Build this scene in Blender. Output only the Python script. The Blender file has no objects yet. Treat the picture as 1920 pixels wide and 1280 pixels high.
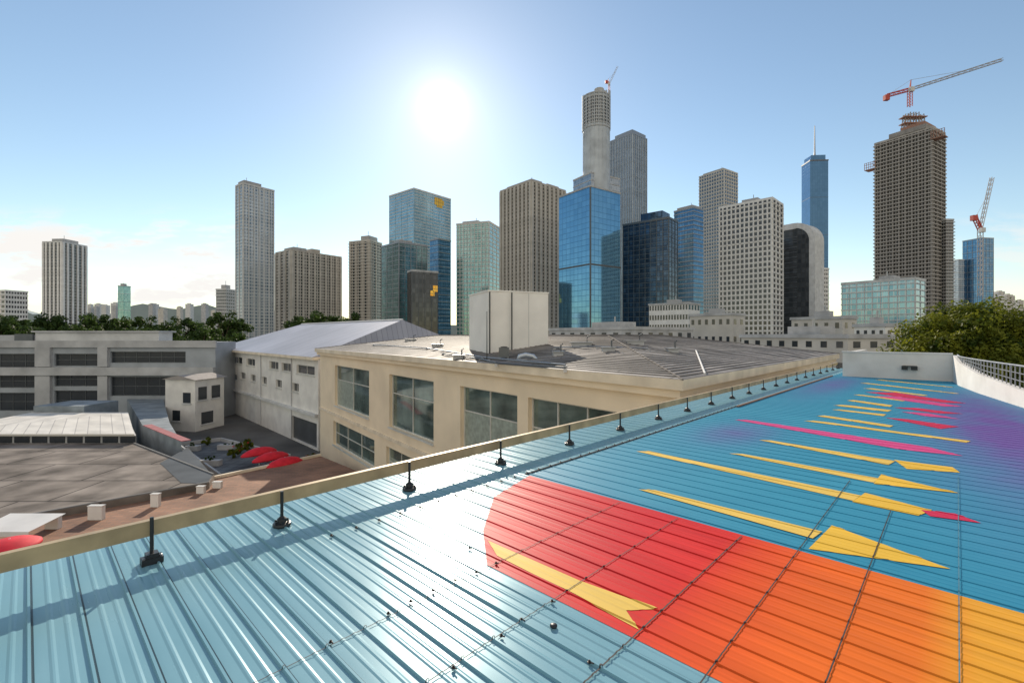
import bpy, math, random
from mathutils import Vector, Matrix
from mathutils.geometry import tessellate_polygon
R=math.radians; V=Vector
F=872.0; H=628.0; CZ=15.6; ROOF=13.4
rnd=random.Random(7)
sc=bpy.context.scene; col=sc.collection
def X(px,Y): return (px-960)/F*Y
def Zp(py,Y): return CZ-(py-H)/F*Y
def atY(px,py,Y): return V((X(px,Y),Y,Zp(py,Y)))
def atz(px,py,z):
    Y=F*(CZ-z)/(py-H); return V((X(px,Y),Y,z))
# ------------------------------------------------------------------ materials
def nt(m): m.use_nodes=True; return m.node_tree
def mat(name,c,rough=.6,metal=0,noise=.2,scale=.6,bump=0,spec=.4,c2=None,detail=5):
    m=bpy.data.materials.new(name); t=nt(m); n=t.nodes; b=n['Principled BSDF']
    b.inputs['Roughness'].default_value=rough; b.inputs['Metallic'].default_value=metal
    b.inputs['Specular IOR Level'].default_value=spec
    tc=n.new('ShaderNodeTexCoord'); nz=n.new('ShaderNodeTexNoise')
    nz.inputs['Scale'].default_value=scale; nz.inputs['Detail'].default_value=detail
    t.links.new(tc.outputs['Object'],nz.inputs['Vector'])
    mx=n.new('ShaderNodeMix'); mx.data_type='RGBA'
    rp=n.new('ShaderNodeMapRange'); rp.inputs[1].default_value=.3; rp.inputs[2].default_value=.7
    t.links.new(nz.outputs['Fac'],rp.inputs[0]); t.links.new(rp.outputs[0],mx.inputs[0])
    d=c2 or tuple(x*(1-noise) for x in c)
    e=c if c2 else tuple(min(1,x*(1+noise*.5)) for x in c)
    mx.inputs[6].default_value=(*d,1); mx.inputs[7].default_value=(*e,1)
    t.links.new(mx.outputs[2],b.inputs['Base Color'])
    if bump:
        bp=n.new('ShaderNodeBump'); bp.inputs['Strength'].default_value=bump; bp.inputs['Distance'].default_value=.05
        n2=n.new('ShaderNodeTexNoise'); n2.inputs['Scale'].default_value=scale*8; t.links.new(tc.outputs['Object'],n2.inputs['Vector'])
        t.links.new(n2.outputs['Fac'],bp.inputs['Height']); t.links.new(bp.outputs[0],b.inputs['Normal'])
    return m
def gridmat(name,c1,c2,line,bw,bh,mort=.12,rough=.14,metal=.6,offset=0,spec=.5,stain=.15,nscale=.06):
    m=bpy.data.materials.new(name); t=nt(m); n=t.nodes; b=n['Principled BSDF']
    b.inputs['Roughness'].default_value=rough; b.inputs['Metallic'].default_value=metal; b.inputs['Specular IOR Level'].default_value=spec
    tc=n.new('ShaderNodeTexCoord'); br=n.new('ShaderNodeTexBrick'); br.offset=offset; br.squash=1
    br.inputs['Color1'].default_value=(*c1,1); br.inputs['Color2'].default_value=(*c2,1); br.inputs['Mortar'].default_value=(*line,1)
    br.inputs['Scale'].default_value=1; br.inputs['Mortar Size'].default_value=mort; br.inputs['Mortar Smooth'].default_value=.1
    br.inputs['Brick Width'].default_value=bw; br.inputs['Row Height'].default_value=bh; br.inputs['Bias'].default_value=0
    t.links.new(tc.outputs['UV'],br.inputs['Vector'])
    nz=n.new('ShaderNodeTexNoise'); nz.inputs['Scale'].default_value=nscale; nz.inputs['Detail'].default_value=7
    t.links.new(tc.outputs['UV'],nz.inputs['Vector'])
    mr=n.new('ShaderNodeMapRange'); mr.inputs[1].default_value=.3; mr.inputs[2].default_value=.7; mr.inputs[3].default_value=1-stain; mr.inputs[4].default_value=1+stain
    t.links.new(nz.outputs['Fac'],mr.inputs[0])
    mx=n.new('ShaderNodeVectorMath'); mx.operation='SCALE'
    t.links.new(br.outputs['Color'],mx.inputs[0]); t.links.new(mr.outputs[0],mx.inputs['Scale'])
    t.links.new(mx.outputs[0],b.inputs['Base Color'])
    bp=n.new('ShaderNodeBump'); bp.inputs['Strength'].default_value=.15; bp.inputs['Distance'].default_value=.3
    t.links.new(br.outputs['Fac'],bp.inputs['Height']); bp.invert=True; t.links.new(bp.outputs[0],b.inputs['Normal'])
    return m
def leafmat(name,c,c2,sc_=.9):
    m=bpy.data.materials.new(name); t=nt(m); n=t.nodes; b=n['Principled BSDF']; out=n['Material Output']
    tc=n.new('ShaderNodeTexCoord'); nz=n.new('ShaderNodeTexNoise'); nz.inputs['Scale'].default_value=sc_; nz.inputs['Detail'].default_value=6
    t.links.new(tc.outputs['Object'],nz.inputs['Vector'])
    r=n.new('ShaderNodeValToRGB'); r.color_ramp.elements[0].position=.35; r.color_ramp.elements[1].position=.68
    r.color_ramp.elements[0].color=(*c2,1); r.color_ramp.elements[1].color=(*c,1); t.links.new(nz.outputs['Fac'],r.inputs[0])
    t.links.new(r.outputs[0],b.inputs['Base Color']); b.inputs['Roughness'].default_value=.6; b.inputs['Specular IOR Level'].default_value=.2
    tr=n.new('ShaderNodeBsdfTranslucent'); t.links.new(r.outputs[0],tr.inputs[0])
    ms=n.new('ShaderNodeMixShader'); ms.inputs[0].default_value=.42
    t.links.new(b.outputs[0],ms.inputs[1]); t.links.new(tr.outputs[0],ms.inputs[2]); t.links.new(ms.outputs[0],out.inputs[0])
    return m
# ------------------------------------------------------------------ mesh builder
ORG={}
class MB:
    def __init__(s): s.v=[]; s.f=[]; s.uv=[]; s.m=[]
    def face(s,pts,uv=None,m=0):
        i=len(s.v); s.v+=[tuple(p) for p in pts]; s.f.append(tuple(range(i,i+len(pts)))); s.uv.append(uv); s.m.append(m); return s
    def obox(s,o,a,b,c,m=0):
        if a.cross(b).dot(c)<0: a,b=b,a
        P=[o,o+a,o+a+b,o+b,o+c,o+a+c,o+a+b+c,o+b+c]
        la,lb=a.length,b.length; z0=o.z; z1=o.z+c.length
        for q,w in (((0,3,2,1),0),((4,5,6,7),0),((0,1,5,4),la),((1,2,6,5),lb),((2,3,7,6),la),((3,0,4,7),lb)):
            uv=[(0,z0),(w,z0),(w,z1),(0,z1)] if w else [(0,0),(la,0),(la,lb),(0,lb)]
            s.face([P[k] for k in q],uv,m)
        return s
    def box(s,x0,x1,y0,y1,z0,z1,m=0): return s.obox(V((x0,y0,z0)),V((x1-x0,0,0)),V((0,y1-y0,0)),V((0,0,z1-z0)),m)
    def prism(s,poly,z0,z1,m=0):
        a=sum(poly[i][0]*poly[(i+1)%len(poly)][1]-poly[(i+1)%len(poly)][0]*poly[i][1] for i in range(len(poly)))
        if a<0: poly=poly[::-1]
        s.face([(p[0],p[1],z1) for p in poly],[(p[0],p[1]) for p in poly],m)
        s.face([(p[0],p[1],z0) for p in poly[::-1]],[(p[0],p[1]) for p in poly[::-1]],m)
        d=0
        for i in range(len(poly)):
            p,q=poly[i],poly[(i+1)%len(poly)]; l=math.hypot(q[0]-p[0],q[1]-p[1])
            s.face([(p[0],p[1],z0),(q[0],q[1],z0),(q[0],q[1],z1),(p[0],p[1],z1)],[(d,z0),(d+l,z0),(d+l,z1),(d,z1)],m); d+=l
        return s
    def tube(s,pts,r,n=8,m=0):
        pts=[V(p) for p in pts]; rs=r if isinstance(r,(list,tuple)) else [r]*len(pts); rings=[]
        for i,p in enumerate(pts):
            t=(pts[min(i+1,len(pts)-1)]-pts[max(i-1,0)]).normalized()
            u=t.cross(V((0,0,1)) if abs(t.z)<.95 else V((1,0,0))).normalized(); w=t.cross(u)
            i0=len(s.v); s.v+=[tuple(p+(u*math.cos(2*math.pi*(k+.5)/n)+w*math.sin(2*math.pi*(k+.5)/n))*rs[i]) for k in range(n)]; rings.append(i0)
        for a,b in zip(rings,rings[1:]):
            for k in range(n): s.f.append((a+k,a+(k+1)%n,b+(k+1)%n,b+k)); s.uv.append(None); s.m.append(m)
        s.f.append(tuple(range(rings[0]+n-1,rings[0]-1,-1))); s.uv.append(None); s.m.append(m)
        s.f.append(tuple(range(rings[-1],rings[-1]+n))); s.uv.append(None); s.m.append(m)
        return s
    def lathe(s,c,prof,n=16,m=0,sx=1,sy=1):
        c=V(c); rings=[]
        for r,z in prof:
            i0=len(s.v); s.v+=[(c.x+sx*r*math.cos(2*math.pi*k/n),c.y+sy*r*math.sin(2*math.pi*k/n),c.z+z) for k in range(n)]; rings.append(i0)
        for a,b in zip(rings,rings[1:]):
            for k in range(n): s.f.append((a+k,a+(k+1)%n,b+(k+1)%n,b+k)); s.uv.append(None); s.m.append(m)
        s.f.append(tuple(range(rings[0]+n-1,rings[0]-1,-1))); s.uv.append(None); s.m.append(m)
        s.f.append(tuple(range(rings[-1],rings[-1]+n))); s.uv.append(None); s.m.append(m)
        return s
    def truss(s,a,b,w,n,r):
        a=V(a);b=V(b); t=(b-a).normalized(); u=t.cross(V((0,0,1)) if abs(t.z)<.9 else V((1,0,0))).normalized()*w/2; q=t.cross(u).normalized()*w/2
        cs=[u+q,-u+q,-u-q,u-q]
        for c in cs: s.tube([a+c,b+c],r,4)
        for i in range(n):
            p0=a.lerp(b,i/n); p1=a.lerp(b,(i+1)/n)
            for k in range(4):
                s.tube([p0+cs[k],p1+cs[(k+1)%4]],r*.6,4)
        return s
    def build(s,name,m,parent=None,smooth=False,origin=None,bevel=0):
        me=bpy.data.meshes.new(name); org=V((0,0,0))
        if parent is not None: org=ORG[parent.name]
        loc=V((0,0,0))
        if origin is not None: loc=V(origin)-org; org=V(origin)
        me.from_pydata([(x-org.x,y-org.y,z-org.z) for x,y,z in s.v],[],s.f)
        if any(s.uv):
            ul=me.uv_layers.new(name='UVMap'); k=0
            for f,uv in zip(s.f,s.uv):
                for j in range(len(f)):
                    if uv: ul.data[k].uv=uv[j]
                    k+=1
        for mm in (m if isinstance(m,list) else [m]): me.materials.append(mm)
        for p,i in zip(me.polygons,s.m): p.material_index=i; p.use_smooth=smooth
        o=bpy.data.objects.new(name,me); col.objects.link(o); o.location=loc
        if parent is not None: o.parent=parent; ORG[o.name]=ORG[parent.name] if origin is None else V(origin)
        else: ORG[o.name]=org
        if bevel:
            b=o.modifiers.new('Bevel','BEVEL'); b.width=bevel; b.segments=2; b.limit_method='ANGLE'
        return o
def thing(name,label,cat,loc,group=None):
    o=bpy.data.objects.new(name,None); col.objects.link(o); o.location=loc; o.empty_display_size=.5
    o['label']=label; o['category']=cat
    if group: o['group']=group
    ORG[o.name]=V(loc); return o
def tag(o,label,cat,group=None):
    o['label']=label; o['category']=cat
    if group: o['group']=group
    return o
def struct(o): o['kind']='structure'; return o
def shift(o,delta,parent=None):
    c=o.copy(); col.objects.link(c); c.location=o.location+delta
    if parent is not None: c.parent=parent
    return c
def copytree(o,loc,label=None,parent=None,rz=None,scale=None):
    c=o.copy(); col.objects.link(c)
    if parent is not None: c.parent=parent
    else:
        c.location=loc
        if rz is not None: c.rotation_euler.z=rz
        if scale is not None: c.scale=(scale,)*3 if not isinstance(scale,tuple) else scale
        if label: c['label']=label
    for ch in list(o.children): copytree(ch,None,None,c)
    return c
Zv=V((0,0,1))
# ------------------------------------------------------------------ palette
mConc=mat('concrete_grey',(.50,.50,.50),.8,scale=.3,noise=.28)
mConcD=mat('concrete_dark',(.34,.315,.29),.85,scale=.2,noise=.3)
mConcL=mat('concrete_light',(.66,.655,.64),.75,scale=.3)
mConcB=mat('concrete_blue_grey',(.52,.56,.60),.6,scale=.1,noise=.25)
mWhite=mat('white_paint',(.82,.80,.77),.6,scale=.4,noise=.14)
mCream=mat('cream_white_box',(.92,.88,.81),.7,scale=.5,noise=.10)
mOffWh=mat('stained_white_wall',(.88,.85,.79),.75,scale=.5,noise=.3,c2=(.70,.67,.63))
mBeigeT=mat('beige_tower',(.51,.465,.41),.8,scale=.15)
mBeige2=mat('pale_beige_tower',(.61,.575,.52),.8,scale=.15)
mBeige=mat('beige_render',(.90,.75,.55),.8,scale=.35,noise=.13,bump=.1)
mFascia=mat('cream_fascia',(.86,.74,.57),.7,scale=.8)
mDarkGl=mat('dark_window',(.035,.042,.05),.12,0,spec=.8,scale=.2)
mBlueGl=mat('blue_window',(.14,.20,.26),.12,.5,spec=.8,scale=.05,noise=.5)
mWinGl=mat('office_window_glass',(.18,.25,.23),.05,.45,spec=1,scale=.5,noise=.6)
mFrame=mat('window_frame',(.66,.65,.60),.5)
mAlu=mat('dark_aluminium',(.14,.15,.16),.4,.5)
mBlack=mat('black_plastic',(.02,.022,.025),.4,spec=.5,scale=8)
mSteel=mat('steel',(.36,.37,.39),.4,.7,scale=6)
mRedP=mat('red_fabric',(.72,.02,.04),.7,scale=2)
mCraneR=mat('crane_red',(.55,.09,.07),.6)
mCraneG=mat('crane_grey',(.42,.42,.43),.6)
mBark=mat('bark',(.09,.065,.045),.9,scale=4,bump=.4)
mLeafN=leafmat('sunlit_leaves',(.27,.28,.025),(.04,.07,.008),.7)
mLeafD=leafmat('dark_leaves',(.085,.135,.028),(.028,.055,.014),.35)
mRail=mat('tan_metal_rail',(.50,.37,.21),.45,.15,scale=3,noise=.3)
mPlant=mat('plant_room_grey',(.42,.415,.41),.7)
mOrange=mat('rust_scaffold',(.40,.22,.16),.8,scale=1)
gTeal=gridmat('teal_curtain_wall',(.12,.29,.30),(.24,.45,.45),(.44,.54,.52),3.2,3.8,.3,.12,.6)
gCyan=gridmat('cyan_curtain_wall',(.20,.40,.50),(.34,.57,.66),(.42,.53,.58),2.6,3.8,.3,.12,.6)
gBlue=gridmat('blue_curtain_wall',(.15,.34,.52),(.19,.40,.58),(.07,.19,.32),4.2,4.0,.14,.05,.8,stain=.06)
gNavy=gridmat('navy_curtain_wall',(.03,.06,.10),(.10,.16,.23),(.04,.05,.07),2.8,3.8,.2,.08,.6)
gBlk=gridmat('black_curtain_wall',(.035,.04,.045),(.10,.105,.11),(.07,.07,.07),3,3.8,.3,.1,.4)
gGreen=gridmat('grey_green_curtain_wall',(.10,.18,.18),(.20,.31,.30),(.22,.28,.28),3,3.9,.3,.1,.6)
gDeep=gridmat('deep_blue_curtain_wall',(.09,.21,.36),(.15,.31,.48),(.07,.15,.26),3,4,.3,.1,.7)
gSpire=gridmat('plain_dark_blue_glass',(.07,.165,.29),(.085,.19,.33),(.06,.14,.25),3,4,.15,.1,.7,stain=.05)
gPale=gridmat('pale_grid_wall',(.12,.17,.23),(.24,.31,.38),(.60,.63,.66),2.6,3.2,.55,.2,.3)
gSlate=gridmat('slate_curtain_wall',(.18,.22,.26),(.34,.38,.42),(.38,.41,.44),2.4,3.8,.4,.14,.65)
mSunGlint=gridmat('gold_sun_glint',(1.0,.42,.03),(1.0,.58,.09),(.40,.28,.10),2.6,3.8,.25,.2,.6)  # gold colour stands in for the sun's reflection in tower glass
# ------------------------------------------------------------------ towers
class Tw:
    def __init__(s,xl,xc,xr,yt,Y,d):
        ph=math.atan((xc-960)/F); th=ph+R(d); s.Y=Y
        s.C=V((X(xc,Y),Y,0)); s.dR=V((math.sin(th),math.cos(th),0)); s.dL=V((-math.cos(th),math.sin(th),0))
        a=(xl-960)/F; b=(xr-960)/F
        s.L=(s.C.x-a*Y)/(math.cos(th)+a*math.sin(th)); s.M=(b*Y-s.C.x)/(math.sin(th)-b*math.cos(th))
        s.top=Zp(yt,Y)
    def body(s,mb,z0,z1,e=0,m=0):
        return mb.obox(s.C-s.dR*e-s.dL*e+Zv*z0,s.dR*(s.M+2*e),s.dL*(s.L+2*e),Zv*(z1-z0),m)
    def sub(s,mb,p0,p1,q0,q1,z0,z1):
        return mb.obox(s.C+s.dR*s.M*p0+s.dL*s.L*q0+Zv*z0,s.dR*s.M*(p1-p0),s.dL*s.L*(q1-q0),Zv*(z1-z0))
    def fb(s,mb,f,s0,s1,z0,z1,out):
        al,on=(s.dL,-s.dR) if f=='L' else (s.dR,-s.dL)
        return mb.obox(s.C+al*s0-on*.15+Zv*z0,al*(s1-s0),on*(out+.15),Zv*(z1-z0))
    def fc(s,f,s0,z0):
        al=s.dL if f=='L' else s.dR
        return s.C+al*s0+Zv*z0
def tower(name,label,cat,t,wall,floors,band=None,pier=None,win=None,para=1.6,plant=(.25,.7,.3,.75,5),z0=0,group=None,zvis=14):
    root=thing(name,label,cat,t.C+Zv*z0,group)
    mb=MB(); t.body(mb,z0,t.top-para*.5); mb.build('wall',wall,root)
    fh=(t.top-z0)/floors
    if para:
        mb=MB(); t.body(mb,t.top-para,t.top,.35); mb.build('parapet',band[2] if band else mConc,root)
    if plant:
        mb=MB(); t.sub(mb,plant[0],plant[1],plant[2],plant[3],t.top-.2,t.top+plant[4]); mb.build('plant_room',mPlant,root)
        mb=MB(); q=t.C+t.dR*t.M*(plant[0]+.1)+t.dL*t.L*(plant[2]+.1); mb.tube([q+Zv*(t.top+plant[4]-.1),q+Zv*(t.top+plant[4]*2)],.25,5); mb.build('aerial',mSteel,root)
    if band:
        th,out,bm,every=band; first=None
        zs=[z0+i*fh for i in range(1,floors) if i%every==0 and z0+i*fh>zvis]
        for z in zs:
            if first is None:
                mb=MB(); t.body(mb,z-th/2,z+th/2,out); first=mb.build('floor_band',bm,root,origin=t.C+Zv*z); zf=z
            else: shift(first,Zv*(z-zf))
    if pier:
        nL,nR,pm,w,out=pier
        for f,n,Ln in (('L',nL,t.L),('R',nR,t.M)):
            if not n: continue
            first=None
            for i in range(n+1):
                c=min(max(Ln*i/n,w/2),Ln-w/2); al=t.dL if f=='L' else t.dR
                if first is None:
                    mb=MB(); t.fb(mb,f,c-w/2,c+w/2,z0,t.top-para,out); first=mb.build('pier',pm,root,origin=t.fc(f,c,z0)); c0=c
                else: shift(first,al*(c-c0))
    if win:
        nL,nR,wf,hf,wm=win; cells=[]
        for f,n,Ln in (('L',nL,t.L),('R',nR,t.M)):
            for i in range(n):
                for k in range(floors-1,-1,-1):
                    z=z0+(k+.5)*fh
                    if z>zvis: cells.append((f,n,Ln,i,z))
        cells.sort(key=lambda c:(-c[2]/c[1],-c[4]))
        first={}; rest=MB()
        for j,(f,n,Ln,i,z) in enumerate(cells):
            w=Ln/n*wf; c=Ln*(i+.5)/n; h=fh*hf; al=t.dL if f=='L' else t.dR
            if j<100:
                if f not in first:
                    mb=MB(); t.fb(mb,f,c-w/2,c+w/2,z-h/2,z+h/2,.06); first[f]=(mb.build('window',wm,root,origin=t.fc(f,c,z)),c,z)
                else:
                    o,c0,zz=first[f]; shift(o,al*(c-c0)+Zv*(z-zz))
            else: t.fb(rest,f,c-w/2,c+w/2,z-h/2,z+h/2,.06)
        if rest.f: rest.build('window',wm,root)['kind']='stuff'
    return root
tower('apartment_block','long low white block with rows of windows at the far left edge','apartment block',Tw(-60,10,52,543,420,62),mWhite,13,(.5,.5,mWhite,1),None,(8,8,.6,.5,mDarkGl),plant=None)
t=Tw(80,117,163,452,520,48)
tower('apartment_tower','white apartment tower with dark vertical window strips standing alone at far left','tower',t,mWhite,36,(.4,.3,mConcL,1),(5,5,mWhite,2.0,.9),(5,5,.62,.86,mDarkGl),plant=(.2,.8,.2,.8,4))
tower('office_tower','small teal glass tower far off above the left tree line','tower',Tw(221,232,245,535,900,45),gTeal,14,(.8,.3,mConc,2),plant=(.1,.6,.2,.7,4))
tower('apartment_block','small grey block with window rows left of the tall slim grey tower','apartment block',Tw(405,424,443,541,560,40),mConc,18,(.5,.4,mConcL,1),None,(5,5,.6,.5,mDarkGl))
t=Tw(442,456,514,342,430,66)
tower('apartment_tower','tall slim blue grey tower with a fine window grid left of the sun','tower',t,gPale,54,(.45,.25,mConcL,1),(2,6,mConcL,.8,.5),None,plant=(.05,.6,.1,.9,3))
t=Tw(517,546,640,467,470,62)
r=tower('apartment_block','wide tan apartment block with deep vertical ribs beside the slim grey tower','apartment block',t,mBeige2,32,(.4,.2,mBeigeT,1),(3,9,mBeige2,1.8,1.3),(6,18,.6,.6,mDarkGl),plant=(.1,.35,.2,.8,4))
mb=MB(); t.sub(mb,.45,.62,.2,.8,t.top-.2,t.top+5); mb.build('lift_tower',mBeigeT,r)
t=Tw(655,694,716,449,500,38)
tower('apartment_tower','brown grey apartment tower with stacked balconies left of the twin glass tower','tower',t,mBeigeT,36,(.7,1.0,mBeige2,1),(3,2,mBeigeT,2.5,.6),(7,4,.6,.6,mDarkGl),plant=(.1,.8,.1,.5,5))
t=Tw(730,776,845,352,480,52)
r=tower('office_tower','pale cyan glass tower with painted gold sun glints near its top, below the sun','tower',t,gCyan,50,(.7,.15,mConcL,1),(4,6,gCyan,.6,.3),None,plant=None)
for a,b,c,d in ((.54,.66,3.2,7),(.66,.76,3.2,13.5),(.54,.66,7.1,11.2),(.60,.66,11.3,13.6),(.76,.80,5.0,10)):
    mb=MB(); t.fb(mb,'R',t.M*a+.1,t.M*b-.1,t.top-d,t.top-c,.4); mb.build('sun_glint_pane',mSunGlint,r)  # sun's reflection built as thin gold panes on the facade
t=Tw(806,822,845,446,452,50)
r=tower('office_tower','slender blue glass annex with a pale roof edge at the foot of the cyan tower','tower',t,gDeep,32,(.6,.2,mSteel,2),None,None,plant=None)
tower('office_tower','grey green glass office block in front of the cyan tower','tower',Tw(715,748,801,452,400,60),gGreen,24,(.5,.15,mSteel,1),(3,5,mSteel,.4,.3),None,plant=(.2,.6,.2,.7,3))
t=Tw(764,772,821,505,372,72)
r=tower('office_tower','low near-black glass block with two painted gold sun glints, below the grey green office block','tower',t,gBlk,16,None,(1,4,mAlu,.4,.3),None,plant=None)
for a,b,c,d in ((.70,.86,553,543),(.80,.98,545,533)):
    mb=MB(); t.fb(mb,'R',t.M*a,t.M*b,Zp(c,372),Zp(d,372),.45); mb.build('sun_glint_pane',mSunGlint,r)  # same painted sun reflection on the black block
tower('office_tower','mint green glass tower with pale floor lines left of the brown ribbed tower','tower',Tw(856,917,938,414,440,22),gTeal,32,(.8,.2,mConcL,1),(9,3,mConcL,.5,.3),None,plant=(.2,.8,.4,.9,3))
t=Tw(938,996,1060,337,400,46)
r=tower('apartment_tower','broad brown concrete tower with tall vertical ribs in the middle of the skyline','tower',t,mBeigeT,46,(.45,.2,mBeigeT,1),(8,8,mBeige2,1.9,1.2),(16,16,.55,.6,mDarkGl),plant=(.1,.4,.1,.9,3))
mb=MB(); t.sub(mb,.55,.9,.1,.5,t.top-.2,t.top+3); mb.build('plant_room',mBeigeT,r)
t=Tw(1048,1107,1163,347,330,45)
r=tower('office_tower','bright blue mirrored glass tower with a dark corner line, centre right','tower',t,gBlue,34,None,None,None,para=1.2,plant=None)
z=Zp(495,330); mb=MB(); t.body(mb,z-.6,z+.6,.25); mb.build('belt_course',mAlu,r)
mb=MB(); mb.obox(t.C-t.dR*.3-t.dL*.3,t.dR*.9,t.dL*.9,Zv*(t.top-1)); mb.build('corner_mullion',mAlu,r)
t=Tw(1075,1108,1162,322,470,50)
r=tower('tower_podium','grey stepped block that carries the round tower behind the blue glass tower','building',t,gSlate,44,(.8,.3,mConc,3),None,None,plant=None)
cx,cy=X(1118,485),485.0; rr=25/F*485
root=thing('round_tower','tall round blue grey tower with an unfinished open crown, tallest of the skyline','tower',(cx,cy,0))
MB().lathe((cx,cy,0),[(rr,0),(rr,Zp(240,485)),(rr*.99,Zp(185,485)),(0.1,Zp(184,485))],28).build('shaft',mConcB,root,smooth=False)
ring=None
for i,y in enumerate(range(246,182,-6)):
    z=Zp(y,485)
    if ring is None: ring=MB().lathe((cx,cy,z),[(rr-.5,0),(rr+.5,0),(rr+.5,1.1),(rr-.5,1.1)],28).build('ring_slab',mConc,root,origin=(cx,cy,z)); z1=z
    else: shift(ring,Zv*(z-z1))
for k in range(20):
    a=2*math.pi*k/20; p=V((cx+rr*math.cos(a),cy+rr*math.sin(a),0)); tt=V((-math.sin(a),math.cos(a),0)); on=V((math.cos(a),math.sin(a),0))
    MB().obox(p-tt*.45-on*.4+Zv*Zp(246,485),tt*.9,on*1.2,Zv*(Zp(176-9*math.sin(a+.5),485)-Zp(246,485))).build('fin',mConcB,root)
    MB().obox(p-tt*1.5-on*.4+Zv*Zp(240,485),tt*3,on*.6,Zv*(Zp(190,485)-Zp(240,485))).build('window_strip',mDarkGl,root)
    MB().obox(p-tt*.2-on*.2+Zv*Zp(322,485),tt*.4,on*.4,Zv*(Zp(250,485)-Zp(322,485))).build('facade_rib',mConcB,root)
MB().lathe((cx+3,cy,Zp(186,485)),[(8,0),(8,6),(5,6.5),(5,10),(.2,10)],12).build('lift_core',mConc,root)
t=Tw(1143,1186,1213,248,520,36)
r=tower('office_tower','slate grey tower with fine vertical fins right of the round tower','tower',t,gSlate,60,(.5,.2,mSteel,4),(14,8,mConcB,.5,.6),None,plant=None)
MB().obox(t.C+t.dR*1+t.dL*1+Zv*(t.top-.1),t.dR*(t.M-2),t.dL*(t.L-8),Zv*4).build('crown',mSteel,r)
t=Tw(1168,1254,1271,406,350,22)
r=tower('office_tower','dark navy glass tower right of the bright blue tower','tower',t,gNavy,28,(.4,.2,mAlu,1),(8,3,mAlu,.35,.3),None,plant=None)
mb=MB(); t.sub(mb,.1,.9,.15,.62,t.top-.3,t.top+6); mb.build('upper_block',gNavy,r)
tower('office_tower','medium blue glass tower with rounded grey cap behind the navy tower','tower',Tw(1264,1300,1319,387,460,32),gDeep,32,(.9,.4,mSteel,1),None,None,plant=(.1,.9,.1,.9,2.5))
tower('office_tower','grey beige tower with close floor lines rising behind the white apartment tower','tower',Tw(1311,1358,1383,316,560,32),mConc,50,(1.2,.5,mBeige2,1),(10,6,mConcL,.8,.4),(10,6,.6,.5,mBlueGl),plant=(.1,.9,.1,.9,2.5))
t=Tw(1348,1448,1468,369,320,16)
r=tower('apartment_tower','white apartment tower with a dense grid of dark windows, right of centre','tower',t,mWhite,30,(.45,.5,mWhite,1),(12,3,mWhite,1.0,.5),(12,3,.66,.62,mDarkGl),plant=(.2,.8,.3,.6,3))
t=Tw(1468,1526,1541,415,360,22)
root=thing('office_tower','black glass tower with a white rounded shoulder beside the white apartment tower','tower',t.C)
rad=14; prof=[(0,0),(t.L,0),(t.L,t.top)]+[(rad-rad*math.sin(R(a)),t.top-rad+rad*math.cos(R(a))) for a in range(0,91,10)]
def extr(mb,prof,a,b,off=0):
    f=[t.C+t.dL*q+Zv*z+t.dR*a for q,z in prof]; g=[t.C+t.dL*q+Zv*z+t.dR*b for q,z in prof]; n=len(prof)
    mb.face(f,[(q,z) for q,z in prof]); mb.face(g[::-1],[(q,z) for q,z in prof[::-1]])
    for i in range(n): j=(i+1)%n; mb.face([f[j],f[i],g[i],g[j]],[(0,prof[j][1]),(0,prof[i][1]),(b-a,prof[i][1]),(b-a,prof[j][1])])
    return mb
extr(MB(),prof,0,t.M).build('wall',gBlk,root)
pr2=[(-1.2,0),(-1.2,t.top-rad)]+[(rad-(rad+1.2)*math.cos(R(a)),t.top-rad+(rad+1.2)*math.sin(R(a))) for a in range(10,91,10)]+[(t.L+.5,t.top+1.2),(t.L+.5,t.top-3.5),(rad,t.top-3.5)]+[(rad-(rad-3)*math.cos(R(a)),t.top-rad+(rad-3)*math.sin(R(a))) for a in range(80,-1,-10)]+[(3,0)]
extr(MB(),pr2,-1,t.M+1).build('white_rim',mConcL,root)
for k in range(1,26): 
    z=t.top-6-k*4
    if z>14: t.fb(MB(),'L',12,t.L-1,z,z+.5,.25).build('floor_band',mAlu,root)
tower('apartment_block','narrow white block squeezed between the black tower and the cyan office','apartment block',Tw(1529,1545,1554,502,400,40),mWhite,20,(.5,.4,mWhite,1),None,(4,3,.6,.5,mDarkGl),plant=None)
t=Tw(1503,1519,1553,300,600,62)
r=tower('office_tower','slender dark blue glass tower topped by a thin spire','tower',t,gSpire,60,(.35,.1,mAlu,12),None,None,plant=None)
c=t.C+t.dR*t.M/2+t.dL*t.L/2
MB().obox(t.C+t.dR*t.M*.1+t.dL*t.L*.1+Zv*(t.top-.2),t.dR*t.M*.8,t.dL*t.L*.8,Zv*7).build('crown',gSpire,r)
MB().tube([c+Zv*(t.top+6),c+Zv*(t.top+14),c+Zv*Zp(230,600)],[1.5,1.0,.5],8).build('spire',mSteel,r)
tower('office_block','low cyan glass office block with white floor lines below the unfinished tower','office block',Tw(1578,1716,1735,519,260,14),gCyan,14,(.6,.4,mConcL,1),(9,2,mConcL,.4,.3),None,plant=(.2,.8,.3,.5,2.5))
t=Tw(1640,1748,1772,236,420,18)
r=tower('unfinished_tower','bare concrete tower under construction with floor slabs showing, far right','tower',t,mConcD,58,(.9,1.0,mat('raw_slab',(.48,.44,.40),.85,scale=.3),1),(9,3,mat('raw_column',(.36,.33,.30),.85),1.2,.5),(18,6,.6,.6,mat('dark_void',(.05,.047,.043),.9)),para=2,plant=None)
def at(p,q,z): return t.C+t.dR*p+t.dL*q+Zv*z
MB().obox(at(-1,4,t.top-.2),t.dR*(t.M+2),t.dL*(t.L-16),Zv*4).build('top_formwork',mConcD,r)
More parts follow.
